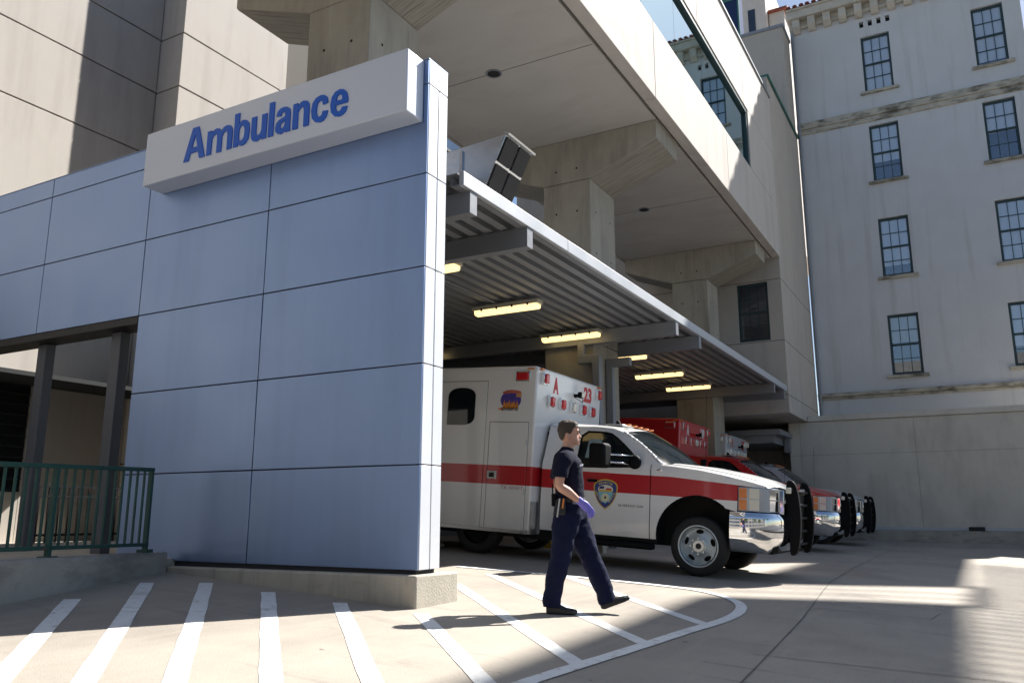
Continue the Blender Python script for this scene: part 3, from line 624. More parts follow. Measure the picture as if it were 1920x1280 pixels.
# ------------------------------------------------------------ retaining wall, walk, wheel stop
Rw = thing('retaining_wall', 'plain tan retaining wall with coping in front of the white building', 'wall', (0, 28.5, -.7))
ZW = [-.8, 1.90, 2.98]
XW = [-5.3, -4.95, -1.55, 2.1, 6.5]
for a, b in zip(XW, XW[1:]):
    for c, d in zip(ZW, ZW[1:]): MB().box(a+.004, b-.004, 28.30, 28.6, c+.004, d-.004).build('wall_bay', K['retain'], Rw)
MB().box(-5.3, 6.5, 28.315, 28.59, -.8, 2.97).build('wall_core', K['joint'], Rw)
MB().box(-4.67, 6.55, 28.24, 28.65, 2.985, 3.17).build('coping', K['retain'], Rw, bevel=.015)
MB().box(-5.0, 30, 27.55, 28.30, -1.0, -.46).build('raised_walk', K['kerb'], kind='structure')
MB().box(-4.6, 6.4, 28.262, 28.297, -.455, -.36).build('base_flashing', K['fascia'], Rw)
MB().box(-.36, .06, 27.95, 28.10, -.458, -.34).build('wheel_stop', K['rubber'], bevel=.02, label='short black rubber block on the walk by the tan retaining wall', cat='wheel stop')
# ------------------------------------------------------------ things behind, over the roofs
Gt = thing('glass_tower', 'dark blue glass tower rising behind the tan building', 'tower', (-10.5, 60, -.8))
MB().box(-15.6, -12.4, 58, 66, -.8, 52).build('glass_wall', mat('tower_glass', (.02, .035, .09), .06, .3), Gt)
for z in range(30, 52, 3): MB().box(-15.62, -12.38, 57.96, 58.0, z, z+.2).build('mullion', K['copper'], Gt)
for x in (-15.6, -14.0, -12.5): MB().box(x, x+.12, 57.95, 58.0, -.8, 52).build('mullion', K['copper'], Gt)
Ph = thing('rooftop_house', 'small cream rooftop house with red tile eaves behind the tan building', 'building', (-9.5, 46, 20))
MB().box(-9.2, -7.9, 44, 50, 14, 31.2).build('wall', K['precast'], Ph)
MB().box(-7.85, -7.0, 44.6, 50, 14, 28.4).build('wall', K['precast'], Ph)
MB().hexa([(-7.87,44.4,28.4),(-6.8,44.4,28.4),(-6.8,50,28.4),(-7.87,50,28.4),(-7.87,44.5,28.6),(-6.8,44.5,28.6),(-6.8,50,30),(-7.87,50,30)]).build('roof', K['roof'], Ph)
MB().box(-8.9, -8.5, 43.97, 44.0, 27.0, 28.6).build('window', K['pane'], Ph)
Bt = thing('curtain_wall_tower', 'blue curtain wall tower glimpsed beside the concrete pier', 'tower', (-24, 24, -.8))
MB().box(-30, -18.5, 22, 30, -.8, 30).build('glass_wall', mat('curtain_glass', (.10, .16, .26), .08, .3), Bt)
for k in range(16): MB().box(-18.5, -18.44, 22, 30, k*1.7, k*1.7+.12).build('mullion', K['louver'], Bt)
# ------------------------------------------------------------ unseen walkway added at right; its shape sets sun and shade on the drive
Sk = thing('added_shade_walkway', 'made-up high walkway on tall columns, added to shade the drive', 'walkway', (9.2, 20, -1))
zk = 26.0
sh = lambda x, y: (x + .404/1.040*(zk-g(x,y)), y + (zk-g(x,y))/1.040)
def slab(pts, nm, th=.22):
    q = [sh(*p) for p in pts]; MB().prism(q, 'z', zk, zk+th).build(nm, K['precast'], Sk)
slab([(-2.72,-4.0),(-.2,-4.0),(-.12,6.2),(-.25,11.5),(-1.46,10.66),(-2.86,9.55)], 'shade_slab')  # slab ends shaped to leave a gap for the sun band
slab([(-2.95,11.05),(-1.69,12.47),(-.30,14.1),(-.34,22.0),(-.3,36),(-2.6,36),(-2.70,19.3)], 'shade_slab')
for y in (20.6, 62.5): MB().cyl((*([sh(-1.4, y-26)[0], y]), -1), (*([sh(-1.4, y-26)[0], y]), zk), .4, 16).build('column', K['pier'], Sk)
for dx in (.02,): 
    a = sh(-.19, 11.3); b = sh(-.19, 14.4); MB().hexa([(a[0],a[1],zk-.1),(a[0]+.1,a[1],zk-.1),(b[0]+.1,b[1],zk-.1),(b[0],b[1],zk-.1),(a[0],a[1],zk+.2),(a[0]+.1,a[1],zk+.2),(b[0]+.1,b[1],zk+.2),(b[0],b[1],zk+.2)]).build('edge_beam', K['steel'], Sk)

for k in range(48):           # slats added to dim the sun patch beside the solid deck
    y_ = 4.2 + k * .345; slab([(-.18, y_), (3.2, y_+.35), (3.2, y_+.50), (-.18, y_+.15)], 'shade_slat', .02)
for k in range(2):  # slats added across the gap to dim the sun band
    o_ = .5 + k * .55; slab([(-2.95, 9.60+o_), (-.25, 11.45+o_*1.35), (-.25, 11.54+o_*1.35), (-2.95, 9.69+o_)], 'shade_slat', .02)
# ------------------------------------------------------------ the street behind the camera (seen mirrored in chrome and glass)
MB().box(-200, 200, -60, -2.5, -1.3, -1.02).build('street', K['asphalt'], kind='structure')
MB().hexa([(3.6,-2.5,-1.5),(200,-2.5,-1.5),(200,60,-1.5),(3.6,60,-1.5),(3.6,-2.5,-1.02),(200,-2.5,-1.02),(200,60,-.9),(3.6,60,-.9)]).build('side_street', K['asphalt'], kind='structure')
Of = thing('office_block', 'dark glazed office block across the street', 'building', (0, -34, -1))
MB().box(-45, 45, -50, -34, -1, 16).build('wall', mat('dark_stone', (.16, .15, .14), .8, var=.1, scale=1), Of)
ow = mesh_of(MB().box(-1.6, 1.6, 0, .05, 0, 2.0), 'window'); ow.materials.append(K['pane'])
for i in range(20):
    for j in range(4): part('window', ow, None, Of, (-42+i*4.4, -33.98, .5+j*3.9))
def street_tree(x, y, h, sd_):
    rnd = random.Random(sd_); t = thing('street_tree', 'leafy street tree in front of the dark office block', 'tree', (x, y, -1), group='street trees')
    tr = MB(); tr.cyl((x,y,-1),(x+.1,y,h*.45),.18,8,.12)
    for k in range(5):
        a = k*1.3; tr.cyl((x+.1,y,h*.4),(x+1.3*math.cos(a),y+1.3*math.sin(a),h*.7),.07,6,.03)
    tr.build('trunk', K['bark'], t)
    cr = MB()
    for k in range(1500):
        d = Vector((rnd.gauss(0,1),rnd.gauss(0,1),rnd.gauss(0,1))).normalized()*rnd.random()**.4; c = Vector((x,y,h*.68)) + Vector((d.x*h*.36,d.y*h*.36,d.z*h*.33))*(1+.25*noise.noise(d*2.3+Vector((sd_,0,0))))
        a = Vector((rnd.gauss(0,1),rnd.gauss(0,1),rnd.gauss(0,1))).normalized(); b = a.orthogonal().normalized(); s_ = rnd.uniform(.12,.24)
        cr.add([c+a*s_, c+b*s_*.5, c-a*s_, c-b*s_*.5], [(0,1,2,3)])
    cr.build('crown', K['leaf'], t)
for i, (x, y, h) in enumerate([(-6,-12,7),(2,-14,8),(9,-13,6.5),(14,-6,7.5),(13,3,7),(-14,-13,8)]): street_tree(x, y, h, i)
# ------------------------------------------------------------ ambulances
def livery(name, base, stripe, top, bot, xmin=-99, xmax=99):
    """vehicle paint with a painted band between two straight edges z = top(x), bot(x) (pairs: value at x=0, slope)"""
    m = mat(name, base, .28, coat=.6); n = m.node_tree.nodes; l = m.node_tree.links; b = n['Principled BSDF']
    tc = n.new('ShaderNodeTexCoord'); sp = n.new('ShaderNodeSeparateXYZ'); l.new(tc.outputs['Object'], sp.inputs[0])
    def line(pts):
        mr = n.new('ShaderNodeFloatCurve') if False else None
        ma = n.new('ShaderNodeMath'); ma.operation = 'MULTIPLY_ADD'; ma.inputs[1].default_value = pts[1]; ma.inputs[2].default_value = pts[0]; l.new(sp.outputs[0], ma.inputs[0])
        return ma.outputs[0]
    def cmp(a, b_, op):
        c = n.new('ShaderNodeMath'); c.operation = op
        for k, q in enumerate((a, b_)):
            if isinstance(q, (int, float)): c.inputs[k].default_value = q
            else: l.new(q, c.inputs[k])
        return c.outputs[0]
    t1 = line(top[0]); t2 = line(top[1])
    tt = cmp(t1, t2, 'MINIMUM')
    r_ = cmp(cmp(sp.outputs[2], tt, 'LESS_THAN'), cmp(sp.outputs[2], line(bot), 'GREATER_THAN'), 'MULTIPLY')
    # road dirt on the lower body
    no = n.new('ShaderNodeTexNoise'); no.inputs['Scale'].default_value = 5; no.inputs['Detail'].default_value = 6; l.new(tc.outputs['Object'], no.inputs['Vector'])
    mr = n.new('ShaderNodeMapRange'); mr.inputs[1].default_value = .95; mr.inputs[2].default_value = .45; mr.inputs[3].default_value = 0; mr.inputs[4].default_value = .35; l.new(sp.outputs[2], mr.inputs[0])
    di = cmp(mr.outputs[0], no.outputs[0], 'MULTIPLY')
    mx = n.new('ShaderNodeMix'); mx.data_type = 'RGBA'; l.new(r_, mx.inputs[0]); mx.inputs[6].default_value = (*base, 1); mx.inputs[7].default_value = (*stripe, 1)
    m2 = n.new('ShaderNodeMix'); m2.data_type = 'RGBA'; l.new(di, m2.inputs[0]); l.new(mx.outputs[2], m2.inputs[6]); m2.inputs[7].default_value = (.25, .21, .17, 1)
    l.new(m2.outputs[2], b.inputs['Base Color'])
    return m
WHT, RED, CRM = (.76, .76, .755), (.45, .012, .018), (.55, .55, .56)
def cab_side(x, z):
    y = 1.02
    if z > 1.42: y -= (z - 1.42) * .36 * min(1, (z-1.42)/.1)
    if z < .62: y -= (.62 - z) * .12
    if x > .35: y -= .10 * ((x - .35) / .6) ** 2
    return y
def interp(x, pts): return lerp(x, pts)
def make_ambulance(spec):
    A = thing('ambulance', spec['label'], 'ambulance', spec['loc'], group='ambulances parked in the bay', world=False, rot=(0, math.atan(.066), 0))
    pm, bm = spec['cab'], spec['box']
    # ---- cab sides
    arch = [(-.05 + .585*math.cos(t), .50 + .585*math.sin(t)) for t in [R(184 - 184*k/26 - 0) for k in range(27)]]
    arch = [p for p in arch if not (p[0] > 0 and p[1] < .90)]
    fender = [(-.735, .45), (-.632, .45)] + arch + [(.50, .905), (.505, 1.257), (.84, 1.238), (.885, 1.262), (.70, 1.305), (.30, 1.385), (0, 1.435), (-.4, 1.478), (-.575, 1.492), (-.735, 1.50)]
    door = [(-2.50, .45), (-.747, .45), (-.747, 1.497), (-.60, 1.492), (-.9, 1.735), (-1.25, 1.965), (-1.42, 2.022), (-1.7, 2.045), (-2.50, 2.05)]
    wnd = smooth([(-1.93, 1.68), (-1.93, 1.42), (-1.7, 1.42), (-1.0, 1.447), (-.90, 1.46), (-.99, 1.58), (-1.12, 1.71), (-1.40, 1.93), (-1.55, 1.965), (-1.93, 1.97), (-1.93, 1.68)], 1)[:-1]
    for sgn in (-1, 1):
        F = lambda x, z: (x, sgn * cab_side(x, z), z)
        q = sheet(fender, [], .07, F); q.build('fender', pm, A, smooth=True)
        d_ = sheet(door, [wnd], .08, F).build('door', pm, A, smooth=True)
        gl = sheet([(p[0], p[1]) for p in wnd], [], .12, lambda x, z: (x, sgn * (cab_side(x, z) - .018), z)); gl.build('side_window', K['vglass'], d_, smooth=True)
        # window rubber
        ring = [(p[0], sgn*(cab_side(*p)-.004), p[1]) for p in wnd]; MB().tube(ring + ring[:1], .010, 6).build('window_seal', K['blackpl'], d_, smooth=True)
        # arch lip, door gap lines, rocker
        lip = [(p[0], sgn*(cab_side(*p)-.006), p[1]) for p in [(-.632, .45)] + arch]; MB().tube(lip, .014, 6).build('arch_lip', K['blackpl'], A, smooth=True)
        MB().tube([(-2.02, sgn*(cab_side(-2.02, z)+.0015), z) for z in (.46, .8, 1.1, 1.4)], .004, 5).build('door_gap', K['cavity'], d_)
        MB().box(-2.1, -.66, sgn*1.0-.05 if sgn > 0 else -1.10, 1.10 if sgn > 0 else -.95, .30, .385).build('running_board', K['blackpl'], A, bevel=.03)
        MB().box(-1.72, -1.56, sgn*1.045-.015, sgn*1.045+.015, 1.205, 1.245).build('door_handle', K['blackpl'], d_, bevel=.01)
        # mirror
        mi = MB().box(-1.50, -1.24, sgn*1.42-.14, sgn*1.42+.13, 1.405, 1.76).build('mirror', K['blackpl'], A, bevel=.055, seg=4)
        for z in (1.50, 1.61): MB().cyl((-1.36, sgn*1.40, z), (-1.0, sgn*1.07, z-.01), .014, 8).build('mirror_arm', K['chrome'], mi, smooth=True)
        MB().ell((-.975, sgn*1.055, 1.52), (.10, .07, .105)).build('mirror_base', K['blackpl'], mi, smooth=True)
        # side marker on fender and badge
        MB().ell((-.60, sgn*(cab_side(-.6, 1.44)+.0), 1.42), (.055, .012, .018)).build('side_repeater', K['chrome'], A, smooth=True)
    MB().box(-2.1, .9, -.66, .66, .36, 1.20).box(-2.1, -.64, -.97, .97, .40, 1.34).box(-.64, .52, -.90, .90, 1.10, 1.22).build('inner_body', K['cavity'], A)
    MB().box(-2.12, -1.98, -.9, .9, 1.2, 1.98).build('cab_back', K['cavity'], A)
    for y in (-.42, .42): MB().box(-1.75, -1.6, y-.25, y+.25, 1.2, 1.75).build('seat', K['grillblack'], A, bevel=.05)
    # roof, windscreen, bonnet
    wt = lambda t: (-1.255 + .13*(1-t*t), .815*t, 1.962 + .075*(1-t*t))
    wb_ = lambda t: (-.60 + .22*(1-t*t), .965*t, 1.492 + .05*(1-t*t))
    def roof(u, v):
        t = -1 + 2*v; a = wt(t); x = a[0] + (-2.50 - a[0]) * u
        z = a[2] + (2.05 + .075*(1-t**4) - a[2]) * min(1, math.sin(u*math.pi*.5)**.55) 
        return (x, a[1]*(1-.01*u), z)
    MB().grid(roof, 10, 16).build('roof', pm, A, smooth=True)
    MB().grid(lambda u, v: tuple((1-u)*a + u*b + (.035*math.sin(math.pi*u) if k == 2 else 0) for k, (a, b) in enumerate(zip(wb_((-1+2*v)*.955), wt((-1+2*v)*.955)))), 8, 14).build('windscreen', K['vglass'], A, smooth=True)
    MB().grid(lambda u, v: tuple((1-u)*a + u*b + (.035*math.sin(math.pi*u)-.008 if k == 2 else 0) for k, (a, b) in enumerate(zip(wb_(-1+2*v), wt(-1+2*v)))), 8, 14).build('screen_surround', K['blackpl'], A, smooth=True)
    for s_ in (-1, 1):
        MB().tube([tuple((1-u)*a + u*b + (.035*math.sin(math.pi*u) if k == 2 else 0) for k, (a, b) in enumerate(zip(wb_(s_*.985), wt(s_*.985)))) for u in [k/8 for k in range(9)]], .026, 8).build('pillar', pm, A, smooth=True)
    hc = [(-.42, 1.548), (0, 1.515), (.45, 1.445), (.75, 1.375), (.90, 1.315), (.98, 1.27), (1.03, 1.235)]
    he = [(-.60, 1.492), (-.4, 1.478), (0, 1.437), (.30, 1.387), (.70, 1.307), (.885, 1.255), (.9, 1.24)]
    def hood(u, v):
        t = -1 + 2*v; x0 = -.60 + .18*(1-t*t); x1 = .90 + .13*(1-t*t); x = x0 + (x1-x0)*u
        ze, zc = interp(x - .06*(1-t*t)*0, he), interp(x, hc); k = (1 - abs(t)**2.6)
        crease = .012*math.exp(-((abs(t)-.62)/.07)**2) * (1-u*.6)
        return (x, t*(cab_side(x, 1.3)-.004), ze + (zc-ze)*k + crease)
    MB().grid(hood, 26, 28).build('bonnet', pm, A, smooth=True)
    for s_ in (-1, 1):
        MB().tube([Vector(hood(u, .5+s_*.40)) + Vector((0,0,.002)) for u in [k/12 for k in range(13)]], .0035, 4).build('bonnet_gap', K['cavity'], A)
    MB().grid(lambda u, v: (-.60 + .18*(1-(-1+2*v)**2) + .02 - .10*u, (-1+2*v)*.95, 1.497+.05*(1-(-1+2*v)**2) + .006 + .012*u), 2, 12).build('cowl', K['blackpl'], A, smooth=True)
    for y in (-.55, .15): MB().tube([(-.46+.1*(y > 0), y, 1.535), (-.72, y+.32, 1.665), (-.86, y+.52, 1.77)], .009, 5).build('wiper', K['blackpl'], A)
    # front end
    MB().prism([(.55, -.95), (.86, -.90), (.99, -.55), (1.0, .55), (.86, .90), (.55, .95)], 'z', .60, 1.236).build('front_panel', K['cavity'], A)
    gr = MB().prism([(.97, -.66), (1.02, -.60), (1.035, 0), (1.02, .60), (.97, .66)], 'z', .90, 1.235).build('grille', K['grillblack'], A)
    MB().box(1.0, 1.055, -.62, .62, 1.045, 1.10).build('grille_bar', K['alu'] if not spec.get('chrome') else K['chrome'], gr, bevel=.012)
    for s_ in (-1, 1): MB().box(.97, 1.045, s_*.62-.035, s_*.62+.035, .905, 1.23).build('grille_surround', K['chrome'], gr, bevel=.01)
    for z in (.96, 1.0, 1.15, 1.19): MB().box(1.0, 1.045, -.58, .58, z, z+.012).build('grille_slat', K['blackpl'], gr)
    MB().prism([(1.042, -.10), (1.05, -.10), (1.05, .10), (1.042, .10)], 'z', 1.03, 1.115).build('grille_emblem', K['yellow'], gr)
    for s_ in (-1, 1):
        pts = [(.508, 1.012), (.80, .988), (.895, .925), (.985, .66), (.80, .62), (.508, .80)]
        hl = MB().prism([(x, s_*y) for x, y in pts], 'z', .918, 1.245).build('headlight', K['lampglass'], A, bevel=.015)
        nx = Vector((.80-.508, s_*(.988-1.012), 0)).normalized(); nn_ = Vector((nx.y*-s_*-1, 0, 0))
        for z0, z1 in ((.935, 1.075), (1.09, 1.225)):
            for (xa, xb, mt, nm) in ((.525, .625, K['amber'], 'indicator'), (.66, .79, K['clearlens'], 'reflector')):
                ya = 1.012 - (xa-.508)/(.292)*.024; yb = 1.012 - (xb-.508)/(.292)*.024
                MB().hexa([(xa, s_*(ya-.01), z0), (xb, s_*(yb-.01), z0), (xb, s_*(yb+.003), z0), (xa, s_*(ya+.003), z0), (xa, s_*(ya-.01), z1), (xb, s_*(yb-.01), z1), (xb, s_*(yb+.003), z1), (xa, s_*(ya+.003), z1)]).build(nm, mt, hl)
            MB().hexa([(.902, s_*.90, z0), (.978, s_*.68, z0), (.986, s_*.685, z0), (.91, s_*.905, z0), (.902, s_*.90, z1), (.978, s_*.68, z1), (.986, s_*.685, z1), (.91, s_*.905, z1)]).build('reflector', K['chrome'], hl)
    plan = [(.41, -1.03), (.62, -1.035), (.80, -1.01), (.93, -.93), (1.02, -.76), (1.07, -.5), (1.09, 0)]
    plan = smooth(plan + [(x, -y) for x, y in plan[:-1][::-1]], 2)
    cs = [(.0, .905), (.0, .90), (.022, .88), (.035, .82), (.035, .66), (.028, .56), (.0, .46), (-.05, .385), (-.10, .375)]
    bp = MB(); rows = []
    for i, p in enumerate(plan):
        a = Vector(plan[max(0, i-1)]); b = Vector(plan[min(len(plan)-1, i+1)]); t = (b-a).normalized(); nn_ = Vector((t.y, -t.x))
        rows.append([(p[0]+nn_.x*o, p[1]+nn_.y*o, z + (.03 if abs(p[1]) < .9 else .0) * (z < .5)) for o, z in cs] + [(p[0]-nn_.x*.06, p[1]-nn_.y*.06, .90)])
    m_ = len(rows[0]); bp.add([q for r_ in rows for q in r_], [(i*m_+j, (i+1)*m_+j, (i+1)*m_+j+1, i*m_+j+1) for i in range(len(rows)-1) for j in range(m_-2)] + [(i*m_, i*m_+m_-1, (i+1)*m_+m_-1, (i+1)*m_) for i in range(len(rows)-1)])
    bp.build('bumper', K['chrome'], A, smooth=True)
    MB().box(.6, 1.0, -.8, .8, .40, .62).build('bumper_fill', K['cavity'], A)
    # brush guard
    gp = smooth([(1.085, 1.372), (1.15, 1.36), (1.20, 1.25), (1.235, 1.0), (1.245, .80), (1.235, .58), (1.205, .42), (1.16, .36), (1.10, .37), (1.10, .6), (1.05, .9), (1.045, 1.2), (1.055, 1.35), (1.085, 1.372)], 1)[:-1]
    gd = MB().box(1.09, 1.12, -.48, .48, .56, 1.19).build('brush_guard', K['blackpl'], A)
    for y in (-.50, .50):
        MB().prism(gp, 'y', y-.045, y+.045).build('guard_upright', K['blackpl'], gd, bevel=.012)
        MB().box(1.06, 1.13, y-.13, y-.046, 1.19, 1.27).build('guard_light', K['clearlens'], gd, bevel=.012)
        if y < 0: MB().box(1.06, 1.13, .55, .63, 1.19, 1.27).build('guard_light', K['clearlens'], gd, bevel=.012)
        MB().tube([(1.12, y, 1.16), (1.06, y*1.35, 1.16), (.99, y*1.55, 1.12), (.99, y*1.55, .98), (1.06, y*1.3, .95), (1.12, y, .95)], .018, 6).build('guard_hoop', K['blackpl'], gd, smooth=True) if False else None
    for z in (.50, .68, .86, 1.04, 1.22): MB().cyl((1.15, -.5, z), (1.15, .5, z), .022, 8).build('guard_bar', K['blackpl'], gd, smooth=True)
    # roof clearance lights and antenna
    for y in (-.5, -.25, 0, .25, .5): MB().ell((-1.30, y, 2.105), (.045, .03, .015)).build('clearance_light', K['amber'], A, smooth=True)
    MB().prism([(-1.74, 2.10), (-1.60, 2.10), (-1.66, 2.20), (-1.70, 2.225)], 'y', -.02, .02).build('roof_antenna', K['blackpl'], A)
    MB().box(-1.80, -1.50, -.25, .25, 2.115, 2.14).build('antenna_base', K['alu'], A, bevel=.01)
    MB().cyl((-.45, .75, 1.5), (-.47, .78, 2.75), .004, 5).build('whip_antenna', K['blackpl'], A)
    # ---- wheels
    def wheel(x, y, sgn, dual=False, z=.405):
        ty = MB(); ty.lathe([(.255, -.11), (.30, -.128), (.355, -.125), (.392, -.105), (.405, -.06), (.405, .06), (.392, .105), (.355, .125), (.30, .128), (.255, .11)], (x, y, z), 48, 'y')
        t_ = ty.build('wheel', K['rubber'], A, smooth=True)
        o = y + sgn*.0
        hol = []
        for k in range(5):
            c = R(90 + 72*k); cx, cz = .195*math.cos(c), .195*math.sin(c)
            hol.append([(cx - math.sin(c)*.055*math.cos(t) + math.cos(c)*.030*math.sin(t), cz + math.cos(c)*.055*math.cos(t) + math.sin(c)*.030*math.sin(t)) for t in [2*math.pi*q/14 for q in range(14)]])
        cir = [(.262*math.cos(t), .262*math.sin(t)) for t in [2*math.pi*q/48 for q in range(48)]]
        def rimf(a, b):
            r_ = math.hypot(a, b); d = lerp(r_, [(0, .085), (.10, .085), (.13, .055), (.20, .03), (.235, .02), (.262, .10)])
            return (x + a, y + sgn*d, z + b)
        rm = sheet(cir, hol, .028, rimf).build('rim', K['rim'], t_, smooth=True, auto=50)
        MB().lathe([(.258, .09), (.268, .128), (.285, .128), (.29, .115)], (x, y, z), 40, 'y').build('rim_flange', K['rim'], t_, smooth=True) if sgn > 0 else MB().lathe([(.258, -.09), (.268, -.128), (.285, -.128), (.29, -.115)], (x, y, z), 40, 'y').build('rim_flange', K['rim'], t_, smooth=True)
        MB().cyl((x, y-.02*sgn, z), (x, y-.03*sgn, z), .25, 24).build('brake_disc', K['cavity'], t_)
        MB().cyl((x, y+sgn*.05, z), (x, y+sgn*.098, z), .085, 24, .078).build('hub', K['alu'], t_, smooth=True, auto=40)
        MB().cyl((x, y+sgn*.098, z), (x, y+sgn*.104, z), .04, 20).build('hub_cap', K['grillblack'], t_)
        for k in range(8):
            c = 2*math.pi*k/8; px, pz = x+.105*math.cos(c), z+.105*math.sin(c)
            MB().cyl((px, y+sgn*.075, pz), (px, y+sgn*.115, pz), .013, 6).build('lug_nut', K['alu'], t_)
        return t_
    for s_ in (-1, 1): wheel(-.035, s_*.885, s_)
    for s_ in (-1, 1): wheel(-3.62, s_*.90, -s_)
    # ---- box module
    bx = MB().box(-6.5, -2.55, -1.25, 1.25, .37, 2.94).build('module_body', bm, A, bevel=.035, seg=3)
    MB().box(-6.4, -2.3, -.9, .9, .30, .62).build('chassis', K['cavity'], A)
    MB().box(-2.56, -2.3, -.80, .80, .55, 1.95).build('pass_through', K['blackpl'], A)
    MB().box(-6.49, -2.545, -1.256, 1.256, 2.872, 2.884).build('drip_rail', bm, A)
    yb = -1.25
    d1 = MB().box(-4.42, -3.43, yb-.008, yb+.01, .40, 2.705).build('entry_door', bm, A, bevel=.006)
    wq = smooth([(-4.16, 2.0), (-3.64, 2.0), (-3.64, 2.30), (-3.64, 2.6), (-4.16, 2.6), (-4.16, 2.3), (-4.16, 2.0)], 3)
    MB().prism(wq[:-1], 'y', yb-.02, yb-.009).build('door_window', K['vglass'], d1)
    MB().box(-4.36, -4.22, yb-.03, yb-.008, 1.60, 1.80).build('door_latch', K['alu'], d1, bevel=.01)
    d2 = MB().box(-3.345, -2.655, yb-.008, yb+.01, .40, 2.055).build('locker_door', bm, A, bevel=.006)
    MB().box(-3.34, -3.17, yb-.022, yb-.008, 1.17, 1.295).build('door_latch', K['alu'], d2, bevel=.012)
    MB().box(-3.30, -3.21, yb-.026, yb-.02, 1.195, 1.27).build('latch_paddle', K['grillblack'], d2)
    for (x0, x1, z0, z1) in ((-3.43, -3.424, .4, 2.71), (-3.352, -3.346, .4, 2.06), (-2.654, -2.648, .4, 2.06), (-3.352, -2.648, 2.056, 2.062), (-4.43, -3.424, 2.706, 2.712)):
        MB().box(x0, x1, yb-.0025, yb, z0, z1).build('panel_gap', K['cavity'], A)
    MB().box(-6.48, -2.56, yb-.012, yb+.02, .372, .43).build('rub_rail', K['alu'], A, bevel=.006)
    for z in (.62, 1.0, 1.75, 2.35):
        if z < 2: MB().cyl((-2.668, yb-.012, z-.045), (-2.668, yb-.012, z+.045), .009, 8).build('hinge', K['alu'], d2)
        MB().cyl((-4.43, yb-.012, z-.045), (-4.43, yb-.012, z+.045), .009, 8).build('hinge', K['alu'], d1)
    for k in range(14): MB().cyl((-3.3+k*.05, yb-.001, 2.86), (-3.3+k*.05, yb+.01, 2.86), .004, 6).build('rivet', K['alu'], A) if False else None
    def warn(cx, cy, cz, face, mt, w_=.075, h_=.092):
        if face == 'x':
            b_ = MB().box(-2.552, -2.49, cy-w_, cy+w_, cz-h_, cz+h_).build('warning_light', K['chrome'], A, bevel=.008)
            MB().box(-2.50, -2.455, cy-w_*.82, cy+w_*.82, cz-h_*.84, cz+h_*.84).build('lens', mt, b_, bevel=.02)
        else:
            b_ = MB().box(cx-.125, cx+.125, yb-.03, yb, cz-.078, cz+.078).build('warning_light', K['chrome'], A, bevel=.008)
            MB().box(cx-.105, cx+.105, yb-.052, yb-.02, cz-.06, cz+.06).build('lens', mt, b_, bevel=.015)
    RL, CL = spec['lens'], K['clearlens']
    warn(-2.785, 0, 2.775, 'y', RL)
    for cy, cz, mt in ((-1.04, 2.765, RL), (1.06, 2.765, RL), (-.80, 2.43, RL), (-.40, 2.43, RL), (.02, 2.43, CL), (.42, 2.43, RL), (.80, 2.43, RL)): warn(0, cy, cz, 'x', mt)
    for cy in (-1.12, 1.12): MB().box(-2.552, -2.50, cy-.05, cy+.05, 2.885, 2.915).build('marker_light', K['amber'], A, bevel=.008)
    MB().box(-2.72, -2.60, yb-.02, yb, 2.885, 2.905).build('marker_light', K['amber'], A, bevel=.006)
    sp_ = MB().box(-2.47, -2.39, .08, .19, 2.60, 2.70).build('spotlight', K['blackpl'], A, bevel=.015)
    MB().box(-2.392, -2.38, .09, .18, 2.61, 2.69).build('spotlight_lens', K['clearlens'], sp_)
    MB().cyl((-2.55, .12, 2.64), (-2.42, .16, 2.64), .03, 8).build('spotlight_arm', K['blackpl'], sp_)
    MB().tube([(-2.5, .06, 2.60), (-2.42, .10, 2.55), (-2.42, .2, 2.53), (-2.45, .25, 2.60)], .006, 5).build('cable', K['blackpl'], sp_)
    MB().box(-2.556, -2.54, -1.245, -1.02, .375, .86).build('corner_guard', K['alu'], A)
    MB().box(-2.556, -2.54, 1.02, 1.245, .375, .86).build('corner_guard', K['alu'], A)
    # ---- lettering
    XT = -2.5475
    fx = lambda y0, z0: (lambda a, b, c: (XT, y0 + a, z0 + b))
    fit_text('A', .20, .27, fx(-.68, 2.58), offset=.06).build('unit_letter', spec['txt'], A)
    fit_text(spec['num'], .34, .27, fx(.50, 2.58), offset=.055).build('unit_number', spec['txt'], A)
    fy = lambda x0, z0, o=0: (lambda a, b, c: (x0 + a, yb - .0022 - o, z0 + b))
    if spec['full']:
        fit_text('TX 101017', .385, .052, lambda a, b, c: (-3.08+a, yb-.0105, 1.025+b), offset=.0).build('serial_lettering', K['txtdark'], A)
        # round emblem with flames and the word ENGINE
        lg = MB().prism([(-2.995+.185*math.cos(t), 2.405+.145*math.sin(t)) for t in [2*math.pi*k/32 for k in range(32)]], 'y', yb-.002, yb-.0005).build('engine_emblem', mat('emblem_violet', (.07, .05, .28), .4, var=.3, scale=9), A)
        fl = []
        for k in range(13): fl.append((-3.13 + .27*k/12, 2.30 + (.095 if k % 2 else .03) + .02*math.sin(k*1.7)))
        MB().prism([(-3.13, 2.27)] + fl + [(-2.86, 2.27)], 'y', yb-.004, yb-.002).build('flames', mat('flame_orange', (.60, .22, .03), .4, var=.3, scale=14), lg)
        MB().prism(smooth([(-3.15, 2.53), (-3.05, 2.565), (-2.9, 2.56), (-2.80, 2.535), (-2.82, 2.505), (-3.0, 2.515), (-3.13, 2.495), (-3.15, 2.53)], 2)[:-1], 'y', yb-.004, yb-.002).build('ribbon', mat('ribbon_red', (.50, .12, .08), .4, var=.4, scale=16), lg)
        MB().prism([(-2.90, 2.45), (-2.805, 2.45), (-2.805, 2.51), (-2.90, 2.51)], 'y', yb-.004, yb-.002).build('ember_block', mat('ember', (.55, .28, .12), .4, var=.4, scale=22), lg)
